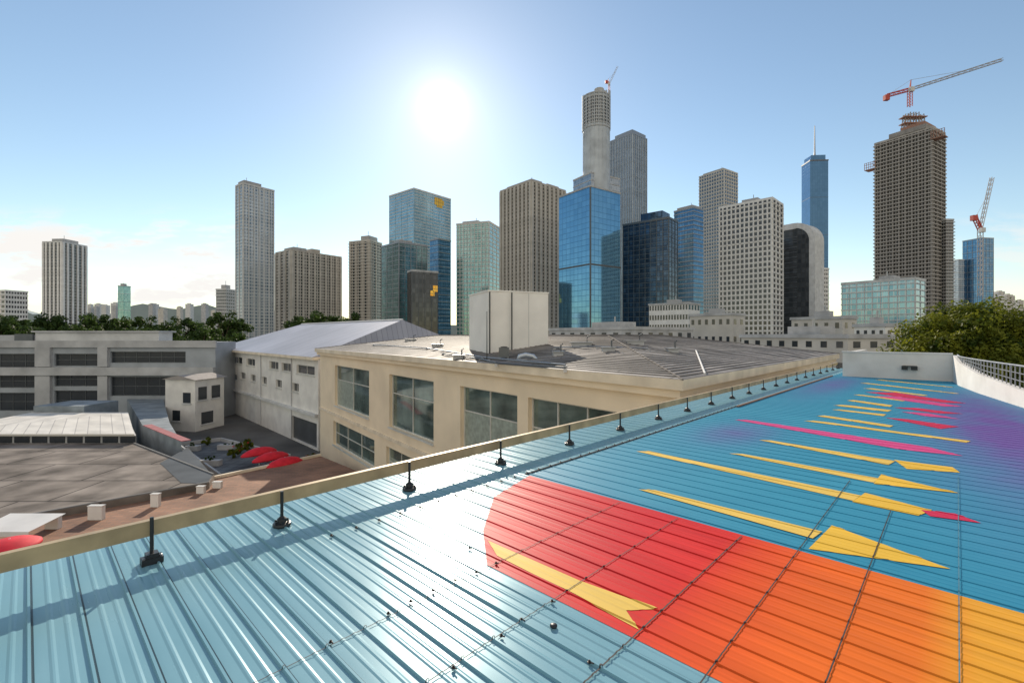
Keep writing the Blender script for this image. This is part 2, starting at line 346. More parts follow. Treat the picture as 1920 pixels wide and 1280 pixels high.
MB().obox(at(2,6,t.top+3.5),t.dR*(t.M-4),t.dL*(t.L-26),Zv*4).build('upper_formwork',mOrange,r)
pq=at(t.M/2,t.L*.42,t.top+7)
for k in range(4): MB().truss(pq+V(((-9,-3,3,9)[k],0,0)),pq+V(((-7,-2.5,2.5,7)[k],0,17-abs(k-1.5)*2)),3,6,.35).build('core_scaffold',mConcD,r)
for z in (5,11): MB().obox(pq+V((-11,-3,z)),V((22,0,0)),V((0,7,0)),Zv*.7).build('scaffold_deck',mOrange,r)
for q0,z,w in ((-9,Zp(262,420),9.5),(t.L-1,Zp(288,420),9)):
    MB().obox(at(-1.5,q0,z),t.dR*8,t.dL*w,Zv*.6).build('side_platform',mOrange,r)
    mb=MB()
    for i in range(6): mb.tube([at(-1.5,q0+w*i/5,z),at(-1.5,q0+w*i/5,z+7)],.25,4)
    for zz in (2.5,5,7): mb.tube([at(-1.5,q0,z+zz),at(-1.5,q0+w,z+zz)],.25,4)
    mb.build('platform_guard',mOrange,r)
t2=Tw(1752,1774,1788,410,425,40)
tower('tower_wing','lower unfinished concrete wing against the right side of the construction tower','building',t2,mConcD,40,(.8,.8,mConc,1),None,(5,3,.6,.6,mDarkGl),plant=None)
tower('office_tower','pale grey narrow tower behind the luffing crane at far right','tower',Tw(1787,1797,1808,486,760,45),gPale,26,(.7,.3,mConcL,2),None,None,plant=None)
tower('office_tower','distant hazy blue glass tower beside the luffing crane','tower',Tw(1805,1842,1863,445,740,35),gDeep,32,(.7,.3,mSteel,2),(4,3,mSteel,.5,.3),None,plant=None)
def crane(label,base,top,jib_end,cj_end,w,mj,peak):
    root=thing('tower_crane',label,'crane',base)
    n=max(6,int((V(top)-V(base)).length/(w*1.6)))
    MB().truss(base,top,w,n,w*.11).build('mast',mCraneR if w<3 else mCraneG,root)
    n=int((V(jib_end)-V(top)).length/(w*1.6))
    MB().truss(top,jib_end,w*.75,n,w*.1).build('jib',mj,root)
    MB().truss(top,cj_end,w*.9,5,w*.14).build('counter_jib',mCraneR,root)
    c=V(cj_end); MB().box(c.x-w*.8,c.x+w*.8,c.y-w*.6,c.y+w*.6,c.z-w*1.6,c.z+.2*w).build('counterweight',mCraneR,root)
    p=V(top)
    MB().box(p.x-w*.9,p.x+w*.5,p.y-w*1.4,p.y-w*.4,p.z-w*1.2,p.z+w*.3).build('cab',mConcL,root)
    pk=V(peak); MB().tube([p,pk],[w*.3,w*.15],4).build('peak',mCraneR,root)
    MB().tube([pk,p.lerp(V(jib_end),.7)],w*.06,4).build('stay_cable',mSteel,root)
    MB().tube([pk,c],w*.06,4).build('stay_cable',mSteel,root)
    return root
Yc=425
crane('red and grey tower crane standing on top of the unfinished tower',atY(1706,200,Yc),atY(1706,168,Yc),atY(1880,112,Yc-20),atY(1662,180,Yc+5),2.6,mCraneG,atY(1708,150,Yc))
crane('luffing crane with steep jib in front of the hazy blue tower',atY(1838,556,640),atY(1838,430,640),atY(1860,333,640),atY(1826,405,640),4,mCraneG,atY(1832,402,640))
crane('small grey crane perched on the crown of the round tower',atY(1142,180,485),atY(1142,158,485),atY(1158,125,485),atY(1137,152,485),1.6,mCraneG,atY(1141,148,485))
for nm,lb,a,w,fl,wn in (
 ('office_block','long low white block with three window rows below the navy tower',(1217,1290,1312,566,200,22),mWhite,7,(14,4,.6,.5,mDarkGl)),
 ('low_building','cream flat roofed building left below the white apartment tower',(1293,1372,1396,586,150,25),mBeige2,4,(6,2,.4,.3,mDarkGl)),
 ('low_building','tan flat roofed building below the cyan office block',(1484,1580,1606,592,130,24),mBeige2,4,(5,2,.35,.3,mDarkGl)),
 ('low_building','small cream rooftop building with one slab roof left of the big tree',(1602,1660,1690,606,110,30),mOffWh,4,(4,2,.4,.3,mDarkGl)),
 ('low_building','long beige low building just behind the beige tiled roof',(1390,1590,1684,626,85,35),mBeige2,4,(8,3,.4,.3,mDarkGl)),
 ('low_building','grey low roof building behind the white rooftop box',(1030,1190,1300,612,120,40),mConc,4,(8,6,.4,.3,mDarkGl))):
    tower(nm,lb,'building',Tw(*a),w,fl,None,None,wn,para=.8,plant=(.2,.5,.3,.6,1.6),zvis=5)
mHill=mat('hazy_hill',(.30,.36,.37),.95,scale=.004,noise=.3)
def hills(px0,px1,ybase,amp,Y,seed):
    q=random.Random(seed); mb=MB(); n=50; hs=[ybase-amp*(.5+.3*math.sin(i*.31+seed)+.25*math.sin(i*.83+seed*2)+.1*q.random()) for i in range(n+1)]
    for i in range(n):
        a=px0+(px1-px0)*i/n; b=px0+(px1-px0)*(i+1)/n
        mb.face([(X(a,Y),Y,-5),(X(b,Y),Y,-5),atY(b,hs[i+1],Y),atY(a,hs[i],Y)])
        mb.face([atY(a,hs[i],Y),atY(b,hs[i+1],Y),(X(b,Y),Y+900,-5),(X(a,Y),Y+900,-5)])
    return struct(mb.build('hills',mHill,smooth=True))
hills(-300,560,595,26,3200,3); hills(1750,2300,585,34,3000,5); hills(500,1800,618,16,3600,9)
for i in range(24):
    px=rnd.choice([rnd.uniform(165,215),rnd.uniform(250,400),rnd.uniform(1865,1918)]); Y=rnd.uniform(1500,2000); yy=rnd.uniform(568,584) if px<1000 else rnd.uniform(545,565)
    w=rnd.uniform(5,12)/F*Y; z1=Zp(yy,Y); x=X(px,Y)
    mb=MB(); mb.box(x-w/2,x+w/2,Y,Y+w,0,z1); mb.box(x-w*.25,x+w*.2,Y+w*.2,Y+w*.7,z1,z1+w*.18)
    for k in range(1,6): mb.box(x-w*.51,x+w*.51,Y-w*.02,Y+w*.5,z1-k*w*.22,z1-k*w*.22+w*.06)
    tag(mb.build('distant_block',[mConcL,mConc,mBeige2][i%3]),'tiny pale block far off on the hazy '+('left' if px<1000 else 'right')+' horizon','building','distant blocks on the horizon '+('left' if px<1000 else 'right'))
mGround=mat('asphalt_ground',(.12,.118,.115),.9,scale=.15,noise=.4,bump=.2)
mb=MB(); mb.face([(-9000,-3000,0),(9000,-3000,0),(9000,9000,0),(-9000,9000,0)]); struct(mb.build('ground',mGround))
# ------------------------------------------------------------------ trees
def crown_mb(R3,n,leaf,seed,nc,cmin=.2,cmax=.38,k0=.25,asp=.5):
    q=random.Random(seed); mb=MB(); cl=[]
    for _ in range(nc):
        d=V((q.gauss(0,1),q.gauss(0,1),q.gauss(0,1))).normalized(); k=q.uniform(k0,.85)**.6
        cl.append((V((d.x*R3[0]*k,d.y*R3[1]*k,d.z*R3[2]*k)),q.uniform(cmin,cmax)*min(R3)))
    for _ in range(n):
        c,cr=q.choice(cl); d=V((q.gauss(0,1),q.gauss(0,1),q.gauss(0,1))).normalized()
        p=c+d*cr*q.random()**.35
        nn=(d+V((q.gauss(0,.6),q.gauss(0,.6),q.gauss(0,.6)+.3))).normalized()
        u=nn.cross(V((q.random(),q.random(),q.random()-.5))).normalized(); w=nn.cross(u); s=leaf*q.uniform(.6,1.3)
        mb.face([p-u*s,p-w*s*asp,p+u*s,p+w*s*asp])
    return mb,cl
def tree(loc,Hc,R3,n,leaf,seed,nc,lm,label,group=None,name='broadleaf_tree',**kw):
    root=thing(name,label,'tree',loc,group); loc=V(loc)
    mb,cl=crown_mb(R3,n,leaf,seed,nc,**kw); mb.v=[(x+loc.x,y+loc.y,z+loc.z+Hc) for x,y,z in mb.v]
    mb.build('crown',lm,root)
    tb=MB(); r0=R3[0]*.07; tb.tube([loc,loc+V((.1,.1,Hc*.4)),loc+V((-.1,.2,Hc*.95))],[r0,r0*.75,r0*.35],8)
    for c,_ in cl[:9]: tb.tube([loc+V((0,.1,Hc*.5)),loc+Zv*Hc*.7+c*.4,loc+Zv*Hc+c*.9],[r0*.45,r0*.3,r0*.08],6)
    tb.build('trunk',mBark,root); return root
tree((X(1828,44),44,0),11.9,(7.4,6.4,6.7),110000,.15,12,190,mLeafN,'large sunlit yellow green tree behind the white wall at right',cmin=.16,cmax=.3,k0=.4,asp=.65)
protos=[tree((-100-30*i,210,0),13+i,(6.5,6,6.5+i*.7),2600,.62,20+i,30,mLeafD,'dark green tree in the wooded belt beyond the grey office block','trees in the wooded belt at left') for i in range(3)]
pos=[(px+rnd.uniform(-8,8),rnd.uniform(155,172),rnd.uniform(.78,.95)) for px in range(-60,460,27)]+[(px+rnd.uniform(-8,8),rnd.uniform(205,225),rnd.uniform(1.0,1.22)) for px in range(-50,450,26)]
for i,(px,Y,s) in enumerate(pos):
    if i<3: protos[i].location=(X(px,Y),Y,0)
    else: copytree(protos[i%3],(X(px,Y),Y,0),None,None,rnd.uniform(0,6),s)
for i,px in enumerate((566,588,604,640,662)):
    Y=260+8*i
    copytree(protos[i%3],(X(px,Y),Y,0),'green tree top showing between tan apartment block and lilac roof',None,rnd.uniform(0,6),rnd.uniform(1.3,1.5))['group']='trees behind the lilac roof'
# ------------------------------------------------------------------ walls with windows
class Wall:
    def __init__(s,P0,P1):
        s.a=V((P0[0],P0[1],0)); s.d=(V((P1[0],P1[1],0))-s.a); s.len=s.d.length; s.d.normalize(); s.n=V((s.d.y,-s.d.x,0))
    def s(s_,px):
        k=(px-960)/F; return (k*s_.a.y-s_.a.x)/(s_.d.x-k*s_.d.y)
    def p(s_,s,z,o=0): return s_.a+s_.d*s+s_.n*o+Zv*z
    def box(s_,mb,s0,s1,z0,z1,o0,o1): return mb.obox(s_.p(s0,z0,o0),s_.d*(s1-s0),s_.n*(o1-o0),Zv*(z1-z0))
    def holes(s_,mb,s0,s1,z0,z1,hs,dep=.3):
        ss=sorted({s0,s1,*[h[0] for h in hs],*[h[1] for h in hs]}); zs=sorted({z0,z1,*[h[2] for h in hs],*[h[3] for h in hs]})
        for a,b in zip(ss,ss[1:]):
            for c,d in zip(zs,zs[1:]):
                m,n=(a+b)/2,(c+d)/2
                if any(h[0]<m<h[1] and h[2]<n<h[3] for h in hs): continue
                mb.face([s_.p(a,c),s_.p(b,c),s_.p(b,d),s_.p(a,d)],[(a,c),(b,c),(b,d),(a,d)])
        for a,b,c,d in hs:
            q=[(a,c),(b,c),(b,d),(a,d)]
            for i in range(4):
                u,v=q[i],q[(i+1)%4]; mb.face([s_.p(*v),s_.p(*u),s_.p(*u,-dep),s_.p(*v,-dep)])
        return mb
    def window(s_,root,a,b,c,d,cols=2,rows=(.35,),dep=.3,fm=None,gm=None,fw=.07,sill=True,blind=0):
        fm=fm or mFrame; gm=gm or mWinGl
        mb=MB(); o0,o1=-dep+.02,-dep+.12
        s_.box(mb,a,a+fw,c,d,o0,o1); s_.box(mb,b-fw,b,c,d,o0,o1); s_.box(mb,a+fw,b-fw,c,c+fw,o0,o1); s_.box(mb,a+fw,b-fw,d-fw,d,o0,o1)
        for i in range(1,cols): m=a+(b-a)*i/cols; s_.box(mb,m-fw*.4,m+fw*.4,c+fw,d-fw,o0,o1-.01)
        for r in rows: z=d-(d-c)*r; s_.box(mb,a+fw,b-fw,z-fw*.4,z+fw*.4,o0,o1-.02)
        w=mb.build('window',fm,root)
        mb=MB(); s_.box(mb,a,b,c,d,-dep-.02,-dep+.04); mb.build('pane',gm,w)
        if blind:
            mb=MB(); s_.box(mb,a+fw,a+(b-a)*blind,c+fw,d-(d-c)*.37,-dep+.03,-dep+.052); mb.build('blind',mBlind,w)
        if sill: mb=MB(); s_.box(mb,a-.1,b+.1,c-.14,c-.005,-.02,.12); mb.build('sill',fm,w)
        return w
mBlind=mat('pale_green_blind',(.34,.40,.35),.3,spec=.9,scale=3,noise=.35)
EZ=13.9
A=(X(590,58.6),58.6); B=(X(1280,17.65),17.65); C_=(X(1574,42.3),42.3); D_=(A[0]+C_[0]-B[0],A[1]+C_[1]-B[1])
root=thing('beige_building','beige building with tall windows, cream eaves and ribbed hipped roof across the middle','building',(A[0],A[1],0))
def lines(poly,d):
    n=len(poly); c=V((sum(p[0] for p in poly)/n,sum(p[1] for p in poly)/n)); L=[]
    for i in range(n):
        p,q=V(poly[i]),V(poly[(i+1)%n]); t=(q-p).normalized(); nn=V((-t.y,t.x))
        if (c-p).dot(nn)<0: nn=-nn
        L.append((p+nn*d,t,nn))
    return L
def inset(poly,d):
    out=[]; L=lines(poly,d)
    for i in range(len(poly)):
        p,t,_=L[i-1]; q,u,_=L[i]; den=t.x*u.y-t.y*u.x; k=((q.x-p.x)*u.y-(q.y-p.y)*u.x)/den; out.append(tuple(p+t*k))
    return out
eave=[A,B,C_,D_]; wl=inset(eave,.55); TZ=15.55; INS=12
EL0=lines(eave,0)
def roofz(x,y): return min(TZ,EZ+min((V((x,y))-p).dot(nn) for p,t,nn in EL0)*(TZ-EZ)/INS)
def onroof(px,py):
    Y=17.0
    while Y<95:
        if Zp(py,Y)<=roofz(X(px,Y),Y): break
        Y+=.05
    return atY(px,py,Y)
MB().prism(eave,EZ-.42,EZ-.002).build('eaves_fascia',mFascia,root)
MB().prism(inset(eave,.2),EZ-.75,EZ-.424).build('cornice',mBeige,root)
mTile=gridmat('ribbed_roof',(.20,.18,.165),(.36,.33,.30),(.11,.10,.095),6,.38,.06,.62,0,.5,spec=.3,stain=.75,nscale=.3)
topP=inset(eave,INS)
def slope(mb,e0,e1,t0,t1,z0,z1):
    e0,e1,t0,t1=[V((*p,z)) for p,z in ((e0,z0),(e1,z0),(t0,z1),(t1,z1))]
    d=(e1-e0).normalized(); up=((t0-e0)-d*(t0-e0).dot(d)).normalized()
    pts=[e0,e1,t1,t0]; uv=[((p-e0).dot(d),(p-e0).dot(up)) for p in pts]
    nn=(pts[1]-pts[0]).cross(pts[2]-pts[0])
    if nn.z<0: pts=pts[::-1]; uv=uv[::-1]
    mb.face(pts,uv)
mb=MB()
for i in range(4): slope(mb,eave[i],eave[(i+1)%4],topP[i],topP[(i+1)%4],EZ+.004,TZ)
mb.face([V((*p,TZ)) for p in topP],[tuple(p) for p in topP]); roofb=mb.build('roof',mTile,root)
mRib=mat('roof_batten',(.20,.18,.165),.85,spec=.15,scale=1,noise=.4)
for i in range(2):
    a0,a1,b0,b1=[V((*p,z)) for p,z in ((eave[i],EZ),(eave[i+1],EZ),(topP[i],TZ),(topP[i+1],TZ))]
    for k in range(1,30):
        f=k/30; p,q=a0.lerp(b0,f),a1.lerp(b1,f); MB().tube([p+Zv*.015,q+Zv*.015],.026,4).build('batten',mRib,roofb)
for i in range(4): MB().tube([V((*eave[i],EZ+.01)),V((*topP[i],TZ+.02))],.045,6).build('ridge_cap',mRib,root)
for i in range(4): MB().tube([V((*topP[i],TZ+.02)),V((*topP[(i+1)%4],TZ+.02))],.08,6).build('ridge_cap',mRib,root)
wAB=Wall(wl[0],wl[1]); wBC=Wall(wl[1],wl[2]); wDA=Wall(wl[3],wl[0]); wCD=Wall(wl[2],wl[3])
hz=[]; ws=[]
for a,b in ((628,692),(730,813),(863,970),(990,1158)):
    hz.append((wAB.s(a),wAB.s(b),7.5,12.15)); ws.append(2 if b<980 else 3)
for a,b in ((625,702),(724,800),(860,950)):
    hz.append((wAB.s(a),wAB.s(b),2.9,5.65)); ws.append(3)
mb=MB(); wAB.holes(mb,0,wAB.len,0,EZ-.7,hz,.4)
for w in (wBC,wCD,wDA): w.holes(mb,0,w.len,0,EZ-.7,[])
mb.build('wall',mBeige,root)
for i,(h,c) in enumerate(zip(hz,ws)): wAB.window(root,*h,cols=c,rows=(.36,) if h[3]>8 else (.5,),dep=.4,fw=.10,blind=(.5,0,.96,.96,0,.6,0)[i])
mb=MB(); wAB.box(mb,0,wAB.len,6.3,6.6,.003,.12); mb.build('string_course',mFascia,root)
a=onroof(1322,702); b=onroof(1305,658); MB().tube([a+Zv*.04,b+Zv*.04],.05,6).build('flashing',mConcL,root)
# rooftop gear
t=Tw(880,916,1028,546,33,70)
root=thing('rooftop_box','cream white box shaped lift housing standing on the beige building roof','roof structure',t.C+Zv*14)
mb=MB(); t.body(mb,14,t.top); mb.build('wall',mCream,root)
mb=MB(); t.body(mb,t.top+.003,t.top+.1,.05); mb.build('coping',mCream,root)
mb=MB(); t.fb(mb,'R',t.M*.66-.02,t.M*.66+.02,14.3,t.top-.05,.02); mb.build('panel_joint',mConcL,root)
for s_ in (.02,t.M*.36):
    p=t.fc('R',s_,0)-t.dL*.2
    MB().tube([p+Zv*14,p+Zv*(t.top-.05)],.05,8).build('pipe',mBlack,root)
p=onroof(945,672); root=thing('condenser_unit','small dark condenser box on roof in front of the white lift housing','machine',p)
MB().box(p.x-.32,p.x+.32,p.y-.25,p.y+.25,p.z+.1,p.z+.7).build('casing',mAlu,root,bevel=.02)
MB().lathe((p.x,p.y,p.z+.7),[(.22,0),(.22,.05),(.05,.07)],14).build('fan_guard',mBlack,root)
for s_ in (-.28,.22): MB().box(p.x+s_,p.x+s_+.07,p.y-.25,p.y+.25,p.z-.1,p.z+.098).build('foot',mSteel,root)
p=onroof(990,674); root=thing('roof_duct','silvery curved duct lying on roof beside the dark condenser','duct',p)
MB().tube([p+V((-.6,0,-.05)),p+V((-.5,0,.2)),p+V((-.15,.1,.28)),p+V((.3,.1,.2)),p+V((.6,0,-.1))],[.11,.14,.15,.14,.11],12).build('pipe_bend',mat('galvanised',(.6,.64,.68),.4,.6),root,smooth=True)
MB().box(p.x-.7,p.x+.7,p.y-.2,p.y+.3,p.z-.1,p.z+.03).build('base_frame',mSteel,root)
for (x,y,l,lab) in ((1090,648,1.3,'low grey vent hood on the roof right of the white lift housing'),(1190,645,1.1,'small grey vent hood farthest right on the beige roof'),(1046,666,.6,'dark squat vent on the roof by the silvery duct'),(860,672,.7,'low vent box on the roof left of the white lift housing'),(770,639,1.2,'low vent box on the roof nearest the lilac roof'),(1140,658,.7,'small vent between two grey vent hoods on the beige roof'),(820,650,.9,'vent box midway between lilac roof and white lift housing'),(1260,660,.6,'tiny vent alone on the right slope of the beige roof')):
    p=onroof(x,y); root=thing('roof_vent',lab,'vent',p)
    MB().box(p.x-l/2,p.x+l/2,p.y-.3,p.y+.3,p.z-.1,p.z+.2).build('housing',mConc,root,bevel=.03)
    MB().box(p.x-l*.6,p.x+l*.6,p.y-.4,p.y+.4,p.z+.203,p.z+.26).build('hood',mSteel,root)
    MB().tube([p+V((l*.3,0,.25)),p+V((l*.3,0,.6)),p+V((l*.5,0,.7))],.05,8).build('flue',mAlu,root)
for pts,lb in ((((700,648),(800,655),(905,673),(1060,688)),'long thin grey pipe run across the front of the beige roof'),(((1040,655),(1120,653),(1215,657)),'short pipe run behind the vents on the right of the beige roof'),(((830,666),(900,676),(930,684),(1060,694)),'dark cable tray along the roof below the lift housing')):
    P=[onroof(*q)+Zv*.12 for q in pts]; root=thing('roof_pipe',lb,'pipe',P[0])
    MB().tube(P,.05,8).build('pipe',mAlu if 'dark' in lb else mSteel,root)
    for q in P: MB().box(q.x-.08,q.x+.08,q.y-.08,q.y+.08,q.z-.22,q.z-.04).build('support',mConc,root)
p=onroof(913,676); root=thing('roof_mast','thin dark mast standing on the roof in front of the lift housing','mast',p)
MB().tube([p,p+Zv*3.1],[.035,.02],8).build('pole',mBlack,root); MB().box(p.x-.2,p.x+.2,p.y-.2,p.y+.2,p.z-.05,p.z+.08).build('base',mConc,root)
# ---- wing with lilac roof
E2=(X(597,62.5),62.5); E1=(X(410,102),102.0); WZ=12.4
ww=Wall(E1,E2); nn=-ww.n
root=thing('white_wing','white side wing with small windows under a lilac grey metal roof','building',(E1[0],E1[1],0))
P4=[V((*E1,0)),V((*E2,0)),V((*E2,0))+nn*28,V((*E1,0))+nn*28]
hz=[]
for a,b in ((424,433),(436,454),(462,478),(505,522),(528,546),(556,590)): hz.append((ww.s(a),ww.s(b),10.0,11.3))
for a,b in ((450,460),(470,479),(491,500),(517,528),(548,560)): hz.append((ww.s(a),ww.s(b),7.2,8.5))
for a,b in ((424,430),(438,445)): hz.append((ww.s(a),ww.s(b),6.6,7.8))
hz.append((ww.s(546),ww.s(594),.2,3.6))
mb=MB(); ww.holes(mb,0,ww.len,0,WZ,hz,.4)
mb.face([P4[3],P4[0],P4[0]+Zv*WZ,P4[3]+Zv*WZ]); mb.face([P4[1],P4[2],P4[2]+Zv*WZ,P4[1]+Zv*WZ]); mb.face([P4[2],P4[3],P4[3]+Zv*WZ,P4[2]+Zv*WZ])
mb.build('wall',mOffWh,root)
for h in hz[:-1]: ww.window(root,*h,cols=2,rows=(),dep=.35,fw=.1,gm=mDarkGl)
h=hz[-1]; mb=MB(); ww.box(mb,h[0],h[1],h[2],h[3],-.42,-.36); mb.build('shutter_door',mAlu,root)
mb=MB(); ww.box(mb,0,ww.len,4.6,4.95,.003,.5); mb.build('ledge',mConcL,root)
for f in (.1,.55,.82): MB().tube([ww.p(ww.len*f,.2,.12),ww.p(ww.len*f,WZ-.2,.12)],.07,8).build('downpipe',mConc,root)
mLil=gridmat('lilac_metal_roof',(.38,.38,.43),(.44,.435,.48),(.26,.26,.30),.9,40,.05,.5,.15,0,stain=.25)
ee=[P4[0]+ww.n*.8-ww.d*.8,P4[1]+ww.n*.8,P4[2]+nn*.8,P4[3]+nn*.8-ww.d*.8]
RZ=18.0; r1=P4[0]+nn*14+ww.d*10; r2=P4[1]+nn*14-ww.d*2
e=[(p.x,p.y) for p in ee]
mb=MB(); slope(mb,e[0],e[1],(r1.x,r1.y),(r2.x,r2.y),WZ+.25,RZ); slope(mb,e[2],e[3],(r2.x,r2.y),(r1.x,r1.y),WZ+.25,RZ)
slope(mb,e[3],e[0],(r1.x,r1.y),(r1.x+.01,r1.y),WZ+.25,RZ); slope(mb,e[1],e[2],(r2.x,r2.y),(r2.x+.01,r2.y),WZ+.25,RZ)
mb.build('roof',mLil,root)
MB().prism(e,WZ-.15,WZ+.246).build('eaves_fascia',mFascia,root)
MB().tube([V((r1.x,r1.y,RZ)),V((r2.x,r2.y,RZ))],.2,6).build('ridge_cap',mConcL,root)
# ---- grey office at left
root=thing('grey_office','long grey concrete office block with dark window bands at far left','building',(X(200,86),86,0))
x0,x1=X(-160,86),X(404,86); ow=Wall((x0,86),(x1,86)); TZ2=Zp(641,86)
def zz(y): return Zp(y,86)
hz=[(ow.s(a),ow.s(b),max(zz(d),.4),zz(c)) for a,b,c,d in ((-120,68,663,692),(-120,68,701,727),(-120,68,736,770),(102,185,663,686),(102,185,698,724),(102,185,732,770),(207,348,659,680),(207,388,706,742))]
mb=MB(); ow.holes(mb,0,ow.len,0,TZ2,hz,.5)
mb.face([(x1,86,0),(x1,92.3,0),(x1,92.3,TZ2),(x1,86,TZ2)]); mb.face([(x0,92.3,0),(x0,86,0),(x0,86,TZ2),(x0,92.3,TZ2)]); mb.face([(x0,86,TZ2),(x1,86,TZ2),(x1,92.3,TZ2),(x0,92.3,TZ2)]); mb.face([(x1,92.3,0),(x0,92.3,0),(x0,92.3,TZ2),(x1,92.3,TZ2)])
mb.build('wall',mat('grey_cladding',(.37,.395,.42),.65,scale=.3,noise=.2),root)
for h in hz: ow.window(root,*h,cols=max(2,int((h[1]-h[0])/2.2)),rows=(.5,),dep=.45,fm=mAlu,gm=mDarkGl,sill=False,fw=.1)
mb=MB(); ow.box(mb,-.3,ow.len+.3,TZ2-1.0,TZ2+.25,.003,.4); mb.build('roof_coping',mConc,root)
mb=MB(); ow.box(mb,0,ow.s(404),zz(703),zz(688),.003,.7); mb.build('spandrel_beam',mConc,root)
for a,b in ((70,98),(187,205)):
    mb=MB(); ow.box(mb,ow.s(a),ow.s(b),0,zz(704),.003,.5); mb.build('pier',mConc,root)
    mb=MB(); ow.box(mb,ow.s(a),ow.s(b),zz(687),TZ2-1.01,.003,.5); mb.build('pier',mConc,root)
MB().box(X(66,88),X(298,88),88,91.5,TZ2-.1,Zp(623,88)).build('upper_storey',mConcL,root)
MB().box(X(62,88),X(302,88),87.6,92,Zp(623,88)+.003,Zp(621,88)+.1).build('upper_roof',mConc,root)
MB().box(X(-60,88),X(60,88),88,91.5,TZ2-.1,Zp(628,88)).build('upper_storey',mConc,root)
MB().box(X(30,88),X(64,88),87.7,88,TZ2,Zp(626,88)).build('roof_vent',mAlu,root)
# ---- small white house
t=Tw(310,366,420,712,75,46); root=thing('white_house','small boxy white house with a low grey roof beside the white wing','house',t.C)
mb=MB(); t.body(mb,0,t.top); mb.build('wall',mOffWh,root)
rz=t.top; h=1.0; q=[t.C-t.dR*.4-t.dL*.4,t.C+t.dR*(t.M+.4)-t.dL*.4,t.C+t.dR*(t.M+.4)+t.dL*(t.L+.4),t.C-t.dR*.4+t.dL*(t.L+.4)]
g0=(q[0]+q[3])/2+Zv*(rz+h*.7); g1=(q[1]+q[2])/2+Zv*(rz+h*.7); q=[p+Zv*rz for p in q]
mb=MB(); mb.face([q[0],q[1],g1,g0]); mb.face([q[2],q[3],g0,g1]); mb.face([q[3],q[0],g0]); mb.face([q[1],q[2],g1]); mb.face([q[3],q[2],q[1],q[0]])
mb.build('roof',mat('grey_brown_roof',(.34,.31,.29),.8,scale=1),root)
for f,a,b,c,d in (('L',.15,.4,.55,.75),('R',.1,.38,.6,.85),('R',.55,.85,.6,.85),('R',.2,.6,.12,.35),('L',.5,.75,.2,.4)):
    Ln=t.L if f=='L' else t.M; mb=MB(); t.fb(mb,f,Ln*a,Ln*b,t.top*c,t.top*d,.05); w=mb.build('window',mDarkGl,root)
    mb=MB(); t.fb(mb,f,Ln*a-.15,Ln*b+.15,t.top*c-.25,t.top*c-.01,.18); mb.build('sill',mConcL,w)
# ---- low hall and flat roofs lower left
root=thing('low_hall','low hall with pale slanted roof sheets and a window strip at lower left','building',(X(120,54),54,0))
hx0,hx1=X(-140,54),X(257,54); hx2=X(240,66)
MB().prism([(hx0,54),(hx1-.1,54),(hx2-.1,66),(hx0,66)],0,3.95).build('wall',mConc,root)
HZ=4.65
mb=MB(); mb.face([(hx0,53.6,4.2),(hx1,53.6,4.2),(hx2,66,HZ),(hx0,66,HZ)],[(0,0),(20,0),(20,10),(0,10)]); mb.face([(hx0,53.6,3.98),(hx1,53.6,3.98),(hx1,53.6,4.2),(hx0,53.6,4.2)]); mb.face([(hx1,53.6,3.98),(hx2,66,3.98),(hx2,66,HZ),(hx1,53.6,4.2)])
mb.build('roof',gridmat('pale_roof_sheet',(.68,.64,.57),(.78,.74,.67),(.45,.42,.39),1.2,30,.05,.6,.1,0,stain=.2,nscale=.4),root)
mBg=mat('blue_grey_roof',(.26,.295,.32),.75,scale=.5,spec=.2,noise=.35)
MB().box(hx0,X(222,72),66.2,72,3,5.5).build('rear_roof',mBg,root)
for i in range(12):
    a=hx0+(hx1-hx0)*(i+.08)/12; b=hx0+(hx1-hx0)*(i+.92)/12
    MB().box(a,b,53.9,54.0,3.12,3.85).build('window',mDarkGl,root)
root=thing('flat_roof_building','flat brown grey bitumen roof with patches and seams at lower left','building',(X(200,45),45,0))
fz=3.1; fr=[(-62,53.8),(X(252,53.8),53.8),(atz(402,889,fz).x,atz(402,889,fz).y),(atz(392,905,fz).x,atz(392,905,fz).y),(atz(0,976,fz).x,atz(0,976,fz).y),(-62,27)]
mBit=gridmat('bitumen_roof',(.17,.148,.13),(.25,.22,.195),(.07,.062,.057),7,5,.09,.9,0,.3,spec=.1,stain=.6,nscale=.3)
MB().prism(fr,0,fz).build('wall',mBit,root)
pp=[atz(x,y,fz+.02) for x,y in ((300,868),(352,838),(398,890),(388,906),(340,905))]
if (pp[1]-pp[0]).cross(pp[2]-pp[0]).z<0: pp=pp[::-1]
mPat=mat('blue_grey_patch',(.13,.145,.16),.95,scale=.4,spec=.05)
MB().face(pp).build('roof_patch',mPat,root)
mKerb=mat('dark_kerb',(.22,.22,.22),.85,spec=.1)
for i in (1,3):
    a,b=fr[i],fr[i+1]; dd=(V((*b,0))-V((*a,0))); nrm=V((-dd.y,dd.x,0)).normalized()
    MB().obox(V((*a,fz+.003)),dd,-nrm*.16,Zv*.1).build('kerb',mKerb,root)
az_=3.9; ap=[atz(238,748,az_),atz(306,748,az_),atz(318,792,az_),atz(340,828,az_),atz(268,798,az_)]
root=thing('grey_annex','low flat grey annex roof squeezed between the pale hall and the boxy white house','building',V((ap[2].x,ap[2].y,0)))
MB().prism([(p.x,p.y) for p in ap],0,az_).build('wall',mBg,root)
d=ap[3]-ap[4]; MB().obox(ap[4]+Zv*.003,d,V((-d.y,d.x,0)).normalized()*.9,Zv*.08).build('red_edge_strip',mat('dusty_red_strip',(.38,.13,.14),.85,scale=1),root)
tz=1.3; tp=[atz(330,836,tz),atz(415,826,tz),atz(545,858,tz),atz(520,888,tz),atz(410,896,tz)]
